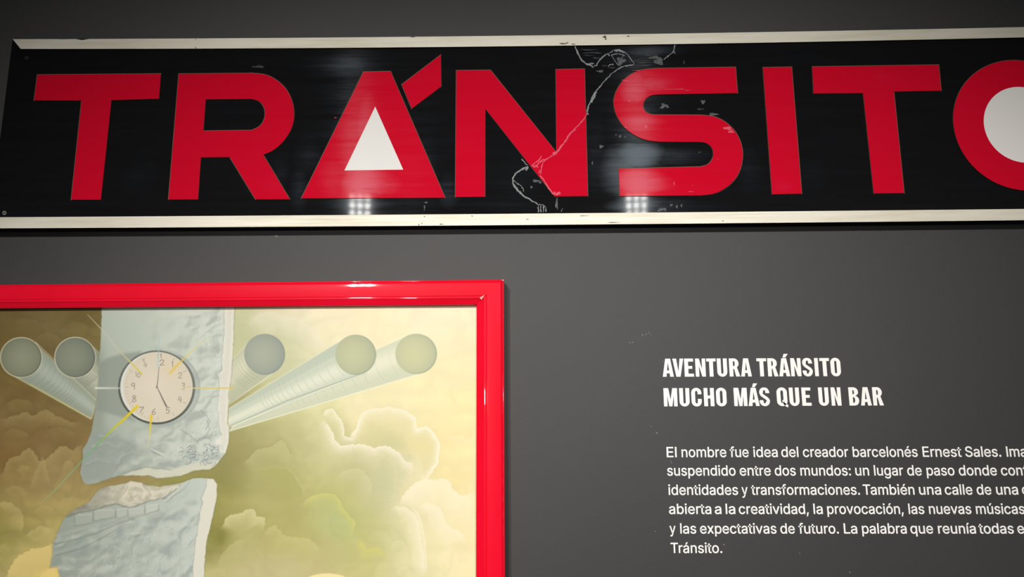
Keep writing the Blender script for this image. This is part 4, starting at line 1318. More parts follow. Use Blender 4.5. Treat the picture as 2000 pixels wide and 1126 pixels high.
# ------------------------------------------------------------------ the wall lettering
text_m = mat('white_vinyl', rgb(250, 248, 244), 0.5, 0.4)
D_T0, D_T1 = 0.0, 0.0006


def qarc(cx, cy, rx, ry, a0, a1, n=7):
    return [(cx + rx * math.cos(math.radians(a0 + (a1 - a0) * k / n)), cy + ry * math.sin(math.radians(a0 + (a1 - a0) * k / n))) for k in range(n + 1)]


def stroke(path, hw):
    q = arc_pts(path, 5)
    L, R = [], []
    for i, p in enumerate(q):
        a, c = np.array(q[max(0, i - 1)]), np.array(q[min(len(q) - 1, i + 1)])
        t = (c - a) / (np.linalg.norm(c - a) + 1e-9)
        n = np.array((-t[1], t[0])) * hw
        L.append(tuple(np.array(p) + n))
        R.append(tuple(np.array(p) - n))
    return L + R[::-1]


def rrect(x0, y0, x1, y1, rx, ry):
    return qarc(x1 - rx, y1 - ry, rx, ry, 0, 90) + qarc(x0 + rx, y1 - ry, rx, ry, 90, 180) + qarc(x0 + rx, y0 + ry, rx, ry, 180, 270) + qarc(x1 - rx, y0 + ry, rx, ry, 270, 360)


def head_glyph(ch, W):
    s, hb = 0.212, 0.165
    if ch in 'AÁ':
        xin = lambda y: .205 + (W / 2 - .205) * y / .82
        out = [(0, 0), (W / 2 - .135, 1), (W / 2 + .135, 1), (W, 0), (W - .205, 0), (W - xin(.19), .19), (xin(.19), .19), (.205, 0)]
        g = [(out, [[(xin(.345), .345), (W / 2, .80), (W - xin(.345), .345)]])]
        if ch == 'Á':
            g.append(([(W / 2 - .06, 1.03), (W / 2 + .01, 1.24), (W / 2 + .245, 1.24), (W / 2 + .085, 1.03)], []))
        return g
    if ch == 'V':
        return [([(0, 1), (.21, 1), (W / 2 + .01, .27), (W - .205, 1), (W, 1), (W / 2 + .115, 0), (W / 2 - .115, 0)], [])]
    if ch == 'E':
        return [([(0, 0), (0, 1), (W * .97, 1), (W * .97, 1 - hb), (s, 1 - hb), (s, .59), (W * .85, .59), (W * .85, .435), (s, .435), (s, hb), (W, hb), (W, 0)], [])]
    if ch == 'N':
        return [([(0, 0), (0, 1), (.205, 1), (W - .195, .40), (W - .195, 1), (W, 1), (W, 0), (W - .20, 0), (.195, .60), (.195, 0)], [])]
    if ch == 'T':
        return [([(W / 2 - s / 2, 0), (W / 2 - s / 2, 1 - hb), (0, 1 - hb), (0, 1), (W, 1), (W, 1 - hb), (W / 2 + s / 2, 1 - hb), (W / 2 + s / 2, 0)], [])]
    if ch == 'U':
        return [([(0, 1), (s, 1)] + qarc(W / 2, .25, W / 2 - s, .105, 180, 360) + [(W - s, 1), (W, 1)] + qarc(W / 2, .26, W / 2, .27, 360, 180, 12), [])]
    if ch in 'OQ':
        g = [(rrect(0, -.012, W, 1.012, W / 2, .27), [rrect(s, .15, W - s, .85, W / 2 - s, .10)])]
        if ch == 'Q':
            g.append(([(W * .50, .26), (W * .58, .34), (W * .74, .15), (W * 1.06, .05), (W * 1.02, -.085), (W * .80, -.03), (W * .62, .10)], []))
        return g
    if ch == 'I':
        return [([(0, 0), (0, 1), (W, 1), (W, 0)], [])]
    if ch == 'H':
        return [([(0, 0), (0, 1), (s, 1), (s, .585), (W - s, .585), (W - s, 1), (W, 1), (W, 0), (W - s, 0), (W - s, .42), (s, .42), (s, 0)], [])]
    if ch == 'M':
        return [([(0, 0), (0, 1), (.265, 1), (W / 2, .36), (W - .265, 1), (W, 1), (W, 0), (W - .195, 0), (W - .195, .60), (W / 2 + .085, 0), (W / 2 - .085, 0), (.195, .60), (.195, 0)], [])]
    if ch == 'S':
        L = [(W - .005, .70), (W - .02, .82), (W * .80, .965), (W * .5, 1.012), (W * .2, .965), (.02, .83), (.015, .69), (W * .16, .545), (W * .5, .40), (W * .70, .30), (W - .205, .235), (W * .58, .155), (W * .40, .15), (.225, .215), (.20, .315)]
        R = [(0, .315), (.01, .19), (W * .2, .045), (W * .5, -.012), (W * .82, .045), (W - .01, .19), (W - .005, .325), (W * .84, .455), (W * .5, .60), (W * .34, .68), (.215, .765), (W * .40, .85), (W * .58, .855), (W - .225, .795), (W - .21, .70)]
        return [(arc_pts(L, 4) + arc_pts(R, 4), [])]
    if ch == 'C':
        out = [(W, .655)] + [(W, .76)] + qarc(W / 2, .742, W / 2, .27, 0, 180, 12) + qarc(W / 2, .258, W / 2, .27, 180, 360, 12) + [(W, .40), (W - s, .40)] + qarc(W / 2, .25, W / 2 - s, .10, 360, 180) + qarc(W / 2, .75, W / 2 - s, .10, 180, 0) + [(W - s, .655)]
        return [(out, [])]
    if ch == 'R':
        bw = W * .90
        out = [(0, 0), (0, 1), (bw * .5, 1)] + qarc(bw * .5, .73, bw * .5, .27, 90, 0)[1:] + qarc(bw * .5, .70, bw * .5, .24, 0, -52) + [(W, 0), (W - .225, 0), (W * .46, .42), (s, .42), (s, 0)]
        hole = [(s, .575), (s, .845), (bw * .47, .845)] + qarc(bw * .47, .755, bw - s - bw * .47, .09, 90, 0)[1:] + qarc(bw * .47, .665, bw - s - bw * .47, .09, 0, -90)
        return [(out, [hole])]
    if ch == 'B':
        a = W * .95
        out = [(0, 0), (0, 1), (a * .5, 1)] + qarc(a * .5, .76, a * .5, .24, 90, 0)[1:] + qarc(a * .55, .72, a * .45, .19, 0, -70) + qarc(W * .52, .30, W * .48, .23, 62, 0) + qarc(W * .5, .25, W * .5, .25, 0, -90)
        h1 = [(s, .605), (s, .85), (a * .45, .85)] + qarc(a * .45, .7275, a - s - a * .45, .1225, 90, -90)[1:]
        h2 = [(s, .145), (s, .455), (W * .46, .455)] + qarc(W * .46, .30, W - s - W * .46, .155, 90, -90)[1:]
        return [(out, [h1, h2])]


def z2p(z, x0):
    return z / 9.384 + x0


HEAD = [
    [('A', 1290, 42, 245), ('V', 1290, 229, 430), ('E', 1290, 445, 615), ('N', 1290, 648, 833), ('T', 1290, 852, 1024), ('U', 1290, 1046, 1229), ('R', 1290, 1268, 1462), ('A', 1290, 1479, 1675),
     ('T', 1460, 180, 357), ('R', 1460, 379, 569), ('Á', 1460, 584, 783), ('N', 1460, 802, 989), ('S', 1460, 1016, 1201), ('I', 1460, 1241, 1309), ('T', 1460, 1337, 1514), ('O', 1460, 1535, 1718)],
    [('M', 1290, 65, 315), ('U', 1290, 353, 538), ('C', 1290, 573, 760), ('H', 1290, 803, 991), ('O', 1290, 1028, 1218), ('M', 1290, 1354, 1596), ('Á', 1460, 21, 223), ('S', 1460, 226, 414), ('Q', 1460, 546, 737), ('U', 1460, 776, 959), ('E', 1460, 1006, 1176),
     ('U', 1460, 1313, 1498), ('N', 1460, 1544, 1724), ('B', 1560, 931, 1114), ('A', 1560, 1143, 1339), ('R', 1560, 1369, 1561)]]
HBASE = [((1294, 735.3), (1645, 734.0)), ((1294, 793.1), (1726, 791.2))]
HCAP = [(1400, 699.7, 735.0), (1500, 756.6, 792.2)]


def place(V, Fc, MI, loops, d0, d1):
    v, f, m = slab(loops, d0, d1, conv=lambda p, d: Vector((p[0], -d, p[1])))
    # slab expects y down; these loops are y up in metres, so it is mirrored - normals are fixed afterwards
    k = len(V)
    V += v
    Fc += [tuple(i + k for i in t) for t in f]


head = empty('wall_heading', P(1500, 750, 0))
tag(head, 'bold white two-line capital heading on the grey wall, above the paragraph', 'lettering')
for li in range(2):
    (xa, ya), (xb, yb_) = HBASE[li]
    cx_, ct, cb = HCAP[li]
    cap = P(cx_, ct).z - P(cx_, cb).z
    V, Fc = [], []
    for ch, x0, za, zb_ in HEAD[li]:
        pa, pb = z2p(za, x0), z2p(zb_, x0)
        base = lambda px: ya + (yb_ - ya) * (px - xa) / (xb - xa)
        A, B = P(pa, base(pa)), P(pb, base(pb))
        Wc = (B - A).length / cap
        ex = (B - A).normalized()
        g = head_glyph(ch, Wc)
        loops = []
        for outer, holes in g:
            tr = lambda lp: [(A.x + p[0] * cap * ex.x, A.z + p[0] * cap * ex.z + p[1] * cap) for p in lp]
            loops.append((tr(outer), [tr(h) for h in holes]))
        place(V, Fc, None, loops, D_T0, D_T1)
    o = mesh_obj('text_line', V, Fc, text_m, head)
    fix_normals(o)

